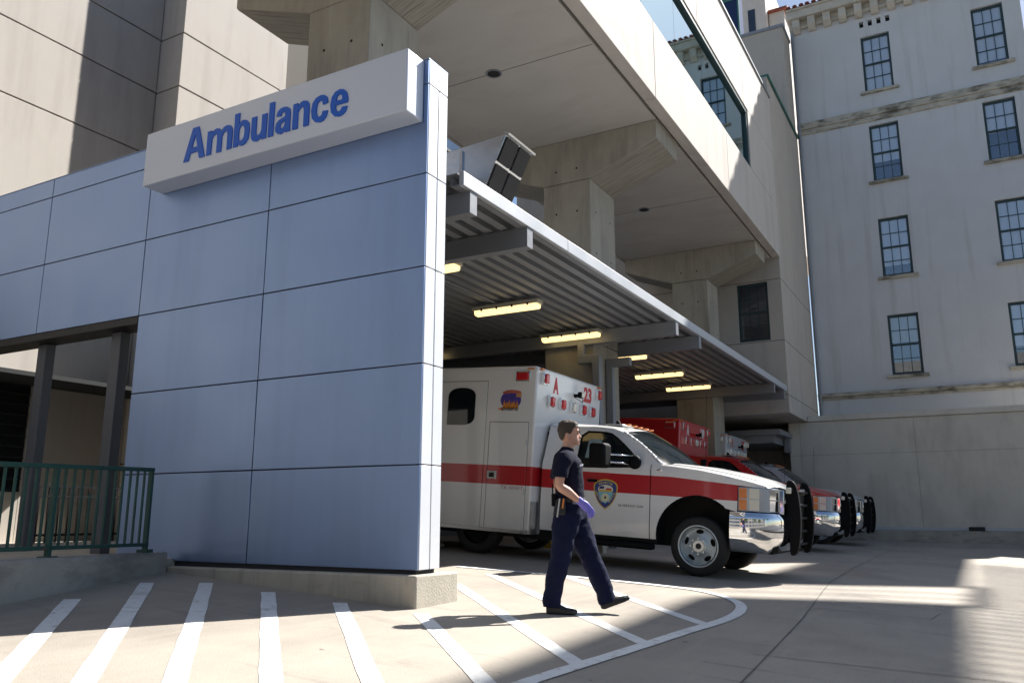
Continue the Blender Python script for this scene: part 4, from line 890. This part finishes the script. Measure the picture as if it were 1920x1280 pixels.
        fit_text('ENGINE', .30, .055, lambda a, b, c: (-3.145+a, yb-.006, 2.235+b), offset=.02, shear=.15).build('emblem_word', K['cavity'], lg)
        MB().prism([(-3.23, 2.265), (-3.145, 2.24), (-3.145, 2.29), (-3.19, 2.275)], 'y', yb-.004, yb-.002).build('flame_tail', K['amber'], lg)
        # shield on the door
        shp = lambda k_: [(-1.43+k_*p, 1.04+k_*q) for p, q in smooth([(0, -.225), (-.10, -.155), (-.165, -.04), (-.198, .10), (-.175, .165), (-.09, .205), (0, .218), (.09, .205), (.175, .165), (.198, .10), (.165, -.04), (.10, -.155), (0, -.225)], 2)[:-1]]
        yd = -1.02
        sh_ = MB().prism(shp(1), 'y', yd-.003, yd-.001).build('shield_emblem', mat('emblem_gold', (.62, .44, .06), .4), A)
        MB().prism(shp(.91), 'y', yd-.0045, yd-.003).build('shield_field', mat('emblem_blue', (.03, .05, .22), .4), sh_)
        sg = mat('emblem_white', (.70, .70, .66), .4)
        inner = shp(.62); MB().prism(inner, 'y', yd-.006, yd-.0045).build('shield_centre', mat('emblem_sky', (.22, .50, .66), .4), sh_)
        top_ = [p for p in inner if p[1] > 1.075]; top_ = sorted(top_, key=lambda p: math.atan2(p[1]-1.08, p[0]+1.43))
        MB().prism(top_, 'y', yd-.0075, yd-.006).build('shield_top', sg, sh_)
        MB().prism([(-1.54, 1.072), (-1.32, 1.072), (-1.32, 1.098), (-1.54, 1.098)], 'y', yd-.009, yd-.0075).build('shield_bar', mat('emblem_gold2', (.62, .44, .06), .4), sh_)
        MB().prism([(-1.535, 1.11), (-1.45, 1.115), (-1.455, 1.155), (-1.52, 1.148)], 'y', yd-.009, yd-.0075).build('flag_patch', mat('emblem_navy', (.02, .03, .16), .4), sh_)
        MB().prism([(-1.42, 1.10), (-1.335, 1.10), (-1.335, 1.125), (-1.42, 1.125)], 'y', yd-.009, yd-.0075).build('engine_patch', K['txtred'], sh_)
        MB().prism([(-1.43+.062*math.cos(t), .99+.062*math.sin(t)) for t in [2*math.pi*k/24 for k in range(24)]], 'y', yd-.009, yd-.006).build('seal', mat('emblem_cream', (.66, .64, .44), .4), sh_)
        st_ = [(-1.43+(.026 if k % 2 == 0 else .012)*math.cos(R(90+36*k)), .99+(.026 if k % 2 == 0 else .012)*math.sin(R(90+36*k))) for k in range(10)]
        MB().prism(st_, 'y', yd-.0105, yd-.009).build('seal_star', K['cavity'], sh_)
        def arc_word(wd, a0, a1, r_, cx, cz, hgt, inv=False):
            for k, ch in enumerate(wd):
                t = R(a0 + (a1-a0)*(k+.5)/len(wd)); ca, sa = math.cos(t), math.sin(t); ww = abs(R(a1-a0))*r_/len(wd)*.82
                up = Vector((ca, sa)) * (-1 if inv else 1); rt = Vector((up.y, -up.x)); c0 = Vector((cx + r_*ca, cz + r_*sa)) - rt*ww/2 - (up*hgt if inv else Vector((0, 0)))*0
                fit_text(ch, ww, hgt, lambda a, b, c: ((c0 + rt*a + up*b).x, yd-.0062, (c0 + rt*a + up*b).y), offset=.02).build('shield_letter', mat_gold, sh_)
        mat_gold = mat('emblem_lettering', (.72, .62, .22), .4)
        arc_word('HOUSTON', 118, 62, .22, -1.43, .968, .034)
        def line_word(wd, p0, p1, hgt):
            p0, p1 = Vector(p0), Vector(p1); d = (p1-p0); L_ = d.length; d.normalize(); up = Vector((-d.y, d.x))
            fit_text(wd, L_, hgt, lambda a, b, c: ((p0 + d*a + up*b).x, yd-.0062, (p0 + d*a + up*b).y), offset=.02).build('shield_lettering', mat_gold, sh_)
        line_word('FIRE DEPT', (-1.597, 1.065), (-1.49, .905), .026)
        line_word('RESCUE', (-1.36, .915), (-1.272, 1.055), .026)
        fit_text('SILVERADO 3500', .385, .034, lambda a, b, c: (-1.225+a, -1.0235-c, .873+b), offset=.005, extrude=.002).build('door_badge', K['chrome'], A)
        MB().box(-1.66, -1.30, -.965, -.945, 1.47, 1.86).build('paper_notice', mat('pale_paper', (.28, .36, .35), .8), A) if False else None
        pn = MB().hexa([(-1.82, -1.002+.029, 1.50), (-1.64, -.973, 1.50), (-1.64, -.96, 1.50), (-1.82, -.96, 1.50), (-1.79, -.867+.003, 1.85), (-1.58, -.867+.003, 1.85), (-1.58, -.85, 1.85), (-1.79, -.85, 1.85)]).build('window_pale_panel', mat('pale_panel', (.22, .30, .30), .6), A)  # pale rectangle set against the cab side window
    else:
        MB().prism([(-2.94+.09*math.cos(t), 1.7+.11*math.sin(t)) for t in [2*math.pi*k/20 for k in range(20)]], 'y', yb-.012, yb-.009).build('side_emblem', K['yellow'], A)
    return A
pw = livery('paint_white_striped', WHT, RED, ((1.325, -.016), (1.30, -.075)), (1.055, -.012))
pbw = livery('paint_white_striped_module', WHT, RED, ((1.383, 0), (1.383, 0)), (1.092, 0))
pr_ = livery('paint_red', (.56, .014, .018), (.56, .014, .018), ((1.3, 0), (1.3, 0)), (1.06, 0))
pg = livery('paint_plain_white', CRM, CRM, ((1.3, 0), (1.3, 0)), (1.06, 0))
AX = -3.449
make_ambulance(dict(label='white ambulance with a red stripe and A 23 in red on its box', loc=(AX, 12.45, g(AX, 12.45)), cab=pw, box=pbw, num='23', txt=K['txtred'], lens=K['redlens'], full=True))
make_ambulance(dict(label='red ambulance with white A 19 on its box', loc=(AX-.43, 20.85, g(AX-.43, 20.85)), cab=pr_, box=pr_, num='19', txt=mat('white_vinyl', (.75, .75, .75), .4), lens=K['redlens'], full=False, chrome=True))
make_ambulance(dict(label='plain white ambulance without stripe and A 35 on its box', loc=(AX-.45, 25.25, g(AX-.45, 25.25)), cab=pg, box=pg, num='35', txt=K['txtred'], lens=K['clearlens'], full=False, chrome=True))
# ------------------------------------------------------------ walking person
PX0, PY0 = -3.40, 7.36
ROT = R(29.195)
Pe = thing('person', 'man in navy shirt and trousers with a purple glove striding past the striped ambulance', 'person', (PX0, PY0, g(PX0, PY0)+.003), world=False, rot=(0, 0, ROT))
def ringpts(c, t, rx, ry, n=20, ref=Vector((0, 1, 0))):
    """ellipse round axis t: ry along ref (side to side), rx along the other direction"""
    t = Vector(t).normalized(); b = (ref - t*ref.dot(t)).normalized(); a = b.cross(t)
    return [Vector(c) + a*rx*math.cos(2*math.pi*i/n) + b*ry*math.sin(2*math.pi*i/n) for i in range(n)]
def limb(mb, st, n=20):
    """st: (x, y, z, rx, ry)"""
    rings = []
    for i, s_ in enumerate(st):
        a = Vector(st[max(0, i-1)][:3]); b = Vector(st[min(len(st)-1, i+1)][:3])
        rings.append(ringpts(s_[:3], b-a, s_[3], s_[4], n))
    return mb.loft(rings)
def subdiv(st, k=3):
    out = []
    for i in range(len(st)-1):
        p0 = st[max(0, i-1)]; p1 = st[i]; p2 = st[i+1]; p3 = st[min(len(st)-1, i+2)]
        for j in range(k):
            t = j/k; out.append(tuple(.5*((2*b) + (-a+c)*t + (2*a-5*b+4*c-d)*t*t + (-a+3*b-3*c+d)*t**3) for a, b, c, d in zip(p0, p1, p2, p3)))
    return out + [st[-1]]
def remesh(mb, name, mt, parent, vox, it=6, disp=0, dscale=.08, label=None):
    me = bpy.data.meshes.new(name); me.from_pydata([tuple(p) for p in mb.v], [], mb.f); me.update()
    o = bpy.data.objects.new(name, me); col.objects.link(o)
    m1 = o.modifiers.new('r', 'REMESH'); m1.mode = 'VOXEL'; m1.voxel_size = vox; m1.use_smooth_shade = True
    m2 = o.modifiers.new('s', 'SMOOTH'); m2.factor = .5; m2.iterations = it
    dg = bpy.context.evaluated_depsgraph_get(); dg.update()
    nm = bpy.data.meshes.new_from_object(o.evaluated_get(dg)); bpy.data.objects.remove(o)
    if disp:
        vn = [v.normal.copy() for v in nm.vertices]
        for v, q in zip(nm.vertices, vn):
            p = v.co
            f_ = noise.noise(Vector((p.x/dscale+p.z*6, p.y/dscale, p.z/dscale*.8))) + .7*noise.noise(Vector((p.x/dscale*1.8+5-p.z*9, p.y/dscale*1.8, p.z/dscale*2.2)))
            v.co = p + q * disp * f_
    for p in nm.polygons: p.use_smooth = True
    nm.materials.clear(); nm.materials.append(mt); nm.name = name
    o = bpy.data.objects.new(name, nm); col.objects.link(o); o.parent = parent
    return o
skin = mat('skin', (.56, .30, .21), .5, var=.06, scale=12); skin.node_tree.nodes['Principled BSDF'].inputs['Subsurface Weight'].default_value = .12
skin.node_tree.nodes['Principled BSDF'].inputs['Subsurface Radius'].default_value = (.01, .004, .002)
navy = mat('navy_cotton', (.010, .011, .025), .9, spec=.15, var=.15, scale=30, bump=.3, bscale=220)
navy2 = mat('navy_trousers', (.009, .012, .036), .88, spec=.15, var=.15, scale=20, bump=.3, bscale=200)
hairm = mat('short_brown_hair', (.055, .040, .028), .75, var=.35, scale=60, bump=.8, bscale=140)
gl_m = mat('purple_glove', (.20, .17, .62), .45, var=.06, scale=20)
leather = mat('black_leather', (.015, .014, .014), .4, var=.2, scale=20)
# x forward (walking direction), y away from the camera (his left), z up
HX = -.062
B = MB()
hd = [(1.562, .008, -.062, .026), (1.574, .026, -.085, .042), (1.590, .034, -.10, .052), (1.607, .034, -.122, .058), (1.625, .032, -.142, .064), (1.645, .030, -.152, .068), (1.665, .024, -.158, .071), (1.682, .026, -.162, .073), (1.70, .034, -.164, .075), (1.725, .033, -.164, .076), (1.75, .021, -.158, .073), (1.772, .001, -.143, .063), (1.788, -.024, -.120, .046), (1.797, -.05, -.09, .022)]
rings = []
for z, f_, b_, hw in hd:
    c = (f_+b_)/2; rr = (f_-b_)/2; rings.append([(c + rr*math.copysign(abs(math.cos(t))**.85, math.cos(t)), hw*math.copysign(abs(math.sin(t))**.9, math.sin(t)), z) for t in [2*math.pi*k/28 for k in range(28)]])
B.loft(rings)
B.loft([[(.026, -.010, 1.688), (.026, .010, 1.688), (.034, 0, 1.69)], [(.026, -.016, 1.66), (.026, .016, 1.66), (.055, 0, 1.658)], [(.024, -.019, 1.642), (.024, .019, 1.642), (.068, 0, 1.640)], [(.022, -.012, 1.632), (.022, .012, 1.632), (.048, 0, 1.631)]])   # nose
B.ell((.033, 0, 1.615), (.012, .024, .007)); B.ell((.031, 0, 1.603), (.012, .021, .007)); B.ell((.026, 0, 1.580), (.014, .020, .014))   # lips, chin
B.ell((.028, -.028, 1.70), (.012, .026, .008)); B.ell((.028, .028, 1.70), (.012, .026, .008))
for s_ in (-1, 1): B.ell((-.082, s_*.074, 1.652), (.020, .010, .033), rot=Matrix.Rotation(-.25, 3, 'Y'))
limb(B, [(-.085, 0, 1.46, .068, .072), (-.078, 0, 1.53, .060, .060), (-.062, 0, 1.60, .056, .056), (-.058, 0, 1.64, .05, .052)])
limb(B, subdiv([(-.085, 0, 1.49, .07, .10), (-.088, 0, 1.44, .10, .17), (-.085, 0, 1.34, .115, .17), (-.075, 0, 1.2, .105, .155), (-.07, 0, 1.08, .10, .15), (-.075, 0, .98, .11, .155), (-.075, 0, .90, .11, .16)]))
SH = (-.12, -.185, 1.425); EL = (-.175, -.245, 1.175); WR = (.0, -.20, 1.035)
limb(B, subdiv([(*SH, .06, .06), (-.15, -.225, 1.32, .052, .052), (*EL, .044, .044), (-.10, -.232, 1.115, .044, .042), (-.03, -.21, 1.06, .034, .032), (.02, -.195, 1.02, .028, .024)]))
SH2 = (-.12, .185, 1.425); EL2 = (-.16, .24, 1.17)
limb(B, subdiv([(*SH2, .06, .06), (-.15, .225, 1.32, .052, .052), (*EL2, .044, .044), (-.12, .235, 1.07, .042, .04), (-.04, .22, .95, .03, .028), (.0, .215, .90, .028, .02)]))
# legs under the cloth
def leg(mb, st, grow=0): limb(mb, [(a, b, c, d+grow, e+grow) for a, b, c, d, e in subdiv(st, 4)])
NEAR = [(-.075, -.088, .95, .115, .085), (-.11, -.092, .80, .095, .085), (-.145, -.095, .64, .08, .078), (-.165, -.095, .49, .066, .066), (-.205, -.095, .34, .062, .062), (-.235, -.095, .20, .055, .055), (-.255, -.095, .07, .05, .05)]
FAR = [(-.06, .088, .95, .115, .085), (.01, .09, .80, .098, .085), (.075, .092, .63, .085, .08), (.145, .092, .47, .068, .068), (.195, .09, .34, .062, .062), (.24, .088, .22, .055, .055), (.275, .085, .09, .05, .05)]
leg(B, NEAR, -.02); leg(B, FAR, -.02)
body = remesh(B, 'body', skin, Pe, .0075, 3)
# shirt
S = MB()
limb(S, subdiv([(-.078, 0, 1.545, .066, .068), (-.083, 0, 1.515, .075, .085), (-.088, 0, 1.485, .098, .145), (-.092, 0, 1.435, .125, .195), (-.085, 0, 1.36, .150, .195), (-.074, 0, 1.28, .146, .18), (-.068, 0, 1.18, .138, .17), (-.066, 0, 1.10, .140, .168), (-.068, 0, 1.03, .135, .166)]), 28)
for q in (SH, SH2):
    s_ = -1 if q[1] < 0 else 1
    limb(S, subdiv([(q[0]+.03, s_*.13, 1.44, .07, .07), (q[0]+.005, s_*.19, 1.42, .080, .078), (-.155, s_*.225, 1.34, .076, .074), (-.172, s_*.238, 1.245, .074, .072)]), 20)
shirt = remesh(S, 'shirt', navy, Pe, .009, 3, .008, .10)
# trousers
T = MB()
limb(T, subdiv([(-.068, 0, 1.045, .128, .160), (-.07, 0, .98, .142, .170), (-.075, 0, .90, .155, .175), (-.07, 0, .84, .145, .165)]), 28)
leg(T, [(-.085, -.085, .93, .135, .095), (-.115, -.09, .80, .128, .098), (-.14, -.095, .66, .112, .096), (-.165, -.095, .50, .098, .09), (-.205, -.095, .35, .092, .088), (-.24, -.095, .20, .086, .084), (-.258, -.095, .10, .085, .080), (-.26, -.095, .062, .082, .078)])
leg(T, [(-.05, .085, .93, .145, .095), (.0, .09, .80, .135, .098), (.07, .092, .64, .118, .096), (.14, .092, .48, .100, .09), (.20, .09, .34, .092, .088), (.25, .088, .21, .086, .084), (.28, .085, .12, .084, .080), (.29, .085, .085, .080, .076)])
trou = remesh(T, 'trousers', navy2, Pe, .009, 3, .011, .12)
# belt
bl = MB(); limb(bl, [(-.068, 0, 1.015, .150, .178), (-.068, 0, 1.055, .146, .174)], 32); bl.build('belt', leather, Pe, smooth=True, auto=40)
MB().box(-.05, .065, -.20, -.165, 1.0, 1.055).build('belt_pouch', mat('grey_pouch', (.16, .17, .22), .6), Pe, bevel=.01)
ho = MB().box(-.20, -.12, -.215, -.17, .90, 1.05).build('tool_holster', leather, Pe, bevel=.012)
MB().cyl((-.175, -.225, 1.05), (-.20, -.225, .88), .009, 8).build('tool_shears', K['alu'], ho)
MB().cyl((-.135, -.225, 1.05), (-.15, -.225, .96), .008, 8).build('tool_handle', K['amber'], ho)
MB().cyl((-.20, -.222, 1.03), (-.22, -.222, .90), .010, 8).build('tool_clip', K['grillblack'], ho)
MB().hexa([(.028, -.135, 1.352), (.060, -.105, 1.362), (.062, -.10, 1.362), (.030, -.132, 1.352), (.027, -.137, 1.372), (.058, -.107, 1.382), (.062, -.10, 1.382), (.030, -.132, 1.372)]).build('name_tape', mat('name_tape', (.75, .75, .78), .7), shirt)
rd = MB().box(-.245, -.20, -.13, -.07, .98, 1.10).build('belt_radio', K['blackpl'], Pe, bevel=.008)
MB().cyl((-.235, -.115, 1.10), (-.235, -.115, 1.19), .006, 6).build('radio_antenna', K['blackpl'], rd)
# gloved hand
Gm = MB()
limb(Gm, subdiv([(-.005, -.20, 1.045, .036, .031), (.025, -.193, 1.018, .036, .026), (.065, -.186, .985, .044, .022), (.095, -.184, .955, .040, .019)]), 14)
base = Vector((.092, -.184, .957)); 
for k, (dx, dz, ln, y) in enumerate([(.030, .022, .075, -.178), (.018, .006, .082, -.184), (.004, -.010, .078, -.188), (-.010, -.024, .062, -.190)]):
    p0 = Vector((.088+dx*.8, y, .957+dz)); d = Vector((.62+.06*(1-k), .02, -.72)).normalized(); d2 = Vector((.35-.08*k, .12, -.93)).normalized()
    p1 = p0 + d*ln*.55; p2 = p1 + d2*ln*.55
    limb(Gm, [(*(p0-d*.02), .0105, .0105), (*p0, .0105, .0105), (*p1, .0095, .0095), (*p2, .0075, .0075), (*(p2+d2*.005), .004, .004)], 10)
limb(Gm, [(.05, -.176, .985, .013, .013), (.085, -.150, .985, .012, .012), (.120, -.140, .968, .010, .010), (.138, -.137, .952, .007, .007)], 10)
remesh(Gm, 'glove', gl_m, Pe, .0045, 1)
Gm = MB(); limb(Gm, subdiv([(-.03, .22, .93, .034, .028), (0, .215, .89, .038, .022), (.02, .21, .84, .034, .018)]), 12)
for k in range(4): limb(Gm, [(.035-.02*k, .21, .845, .0095, .0095), (.045-.02*k, .205, .80, .009, .009), (.040-.02*k, .19, .768, .006, .006)], 8)
limb(Gm, [(.03, .195, .89, .012, .012), (.055, .18, .86, .010, .010), (.062, .17, .835, .007, .007)], 8)
remesh(Gm, 'glove', gl_m, Pe, .0045, 1)
# boots
for pts, pit, y0 in ((-.265, 0.0, -.095), (.285, .30, .085)) and (((-.305, .0), 0.0, -.095), ((.232, .018), .34, .085)):
    Bt_ = MB(); rt = Matrix.Rotation(-pit, 3, 'Y'); o_ = Vector((pts[0], y0, pts[1]))
    sec = [(0, .035, .012, .03, .10), (.03, .042, .0, .04, .11), (.08, .044, .0, .043, .115), (.13, .045, .0, .045, .088), (.19, .05, .0, .048, .06), (.24, .047, .0, .044, .052), (.28, .034, .004, .03, .042), (.292, .018, .01, .016, .03)]
    rings = []
    for x, hw, z0, hw2, z1 in sec:
        pr = [(-hw*.95, z0), (-hw, z0+.02), (-hw2, (z0+z1)/2+.01), (-hw2*.6, z1-.004), (0, z1), (hw2*.6, z1-.004), (hw2, (z0+z1)/2+.01), (hw, z0+.02), (hw*.95, z0), (0, z0)]
        rings.append([o_ + rt @ Vector((x, a, b)) for a, b in pr])
    Bt_.loft(rings); limb(Bt_, [tuple(o_ + rt @ Vector((.055, 0, .08))) + (.055, .046), tuple(o_ + rt @ Vector((.05, 0, .15))) + (.055, .046)], 16)
    remesh(Bt_, 'boot', leather, Pe, .006, 2)
# hair: a shell over the skull with a short quiff
H = MB(); rings = []
for z, f_, b_, hw in hd:
    if z < 1.60: continue
    pts = []
    for k in range(36):
        t = 2*math.pi*k/36; c = (f_+b_)/2; rr = (f_-b_)/2; ex = .007 if z < 1.70 else .013
        pts.append((c + (rr+ex)*math.copysign(abs(math.cos(t))**.85, math.cos(t)), (hw+ex*.8)*math.copysign(abs(math.sin(t))**.9, math.sin(t)), z + (.010 if z > 1.76 else 0)))
    rings.append(pts)
H.loft(rings)
ho_ = remesh(H, 'hair', hairm, Pe, .006, 1)
me = ho_.data
import bmesh
bm_ = bmesh.new(); bm_.from_mesh(me)
dele = []
for v in bm_.verts:
    x, y, z = v.co
    lim = lerp(z, [(1.60, -.125), (1.635, -.105), (1.66, -.075), (1.672, -.045), (1.70, -.030), (1.735, -.012), (1.748, .1)])
    lz = lerp(x, [(-.17, 1.60), (-.12, 1.615), (-.10, 1.665), (-.06, 1.668)])
    if x > lim or z < lz: dele.append(v)
    else:
        nz = noise.noise(Vector((x*55, y*55, z*25))); v.co += v.normal * (.0035*nz + (.007*max(0, noise.noise(Vector((x*28, y*90, 3)))) + .006 if z > 1.765 else 0))
bmesh.ops.delete(bm_, geom=dele, context='VERTS'); bm_.to_mesh(me); bm_.free()
for s_ in (-1, 1):
    MB().ell((.0265, s_*.029, 1.678), (.008, .013, .007)).build('eye', mat('eye_dark', (.10, .08, .07), .2), body, smooth=True)
    MB().ell((.030, s_*.030, 1.703), (.010, .024, .0055)).build('eyebrow', hairm, body, smooth=True)
MB().ell((.040, 0, 1.609), (.007, .021, .0028)).build('lip_line', mat('lip', (.24, .07, .06), .6), body, smooth=True)
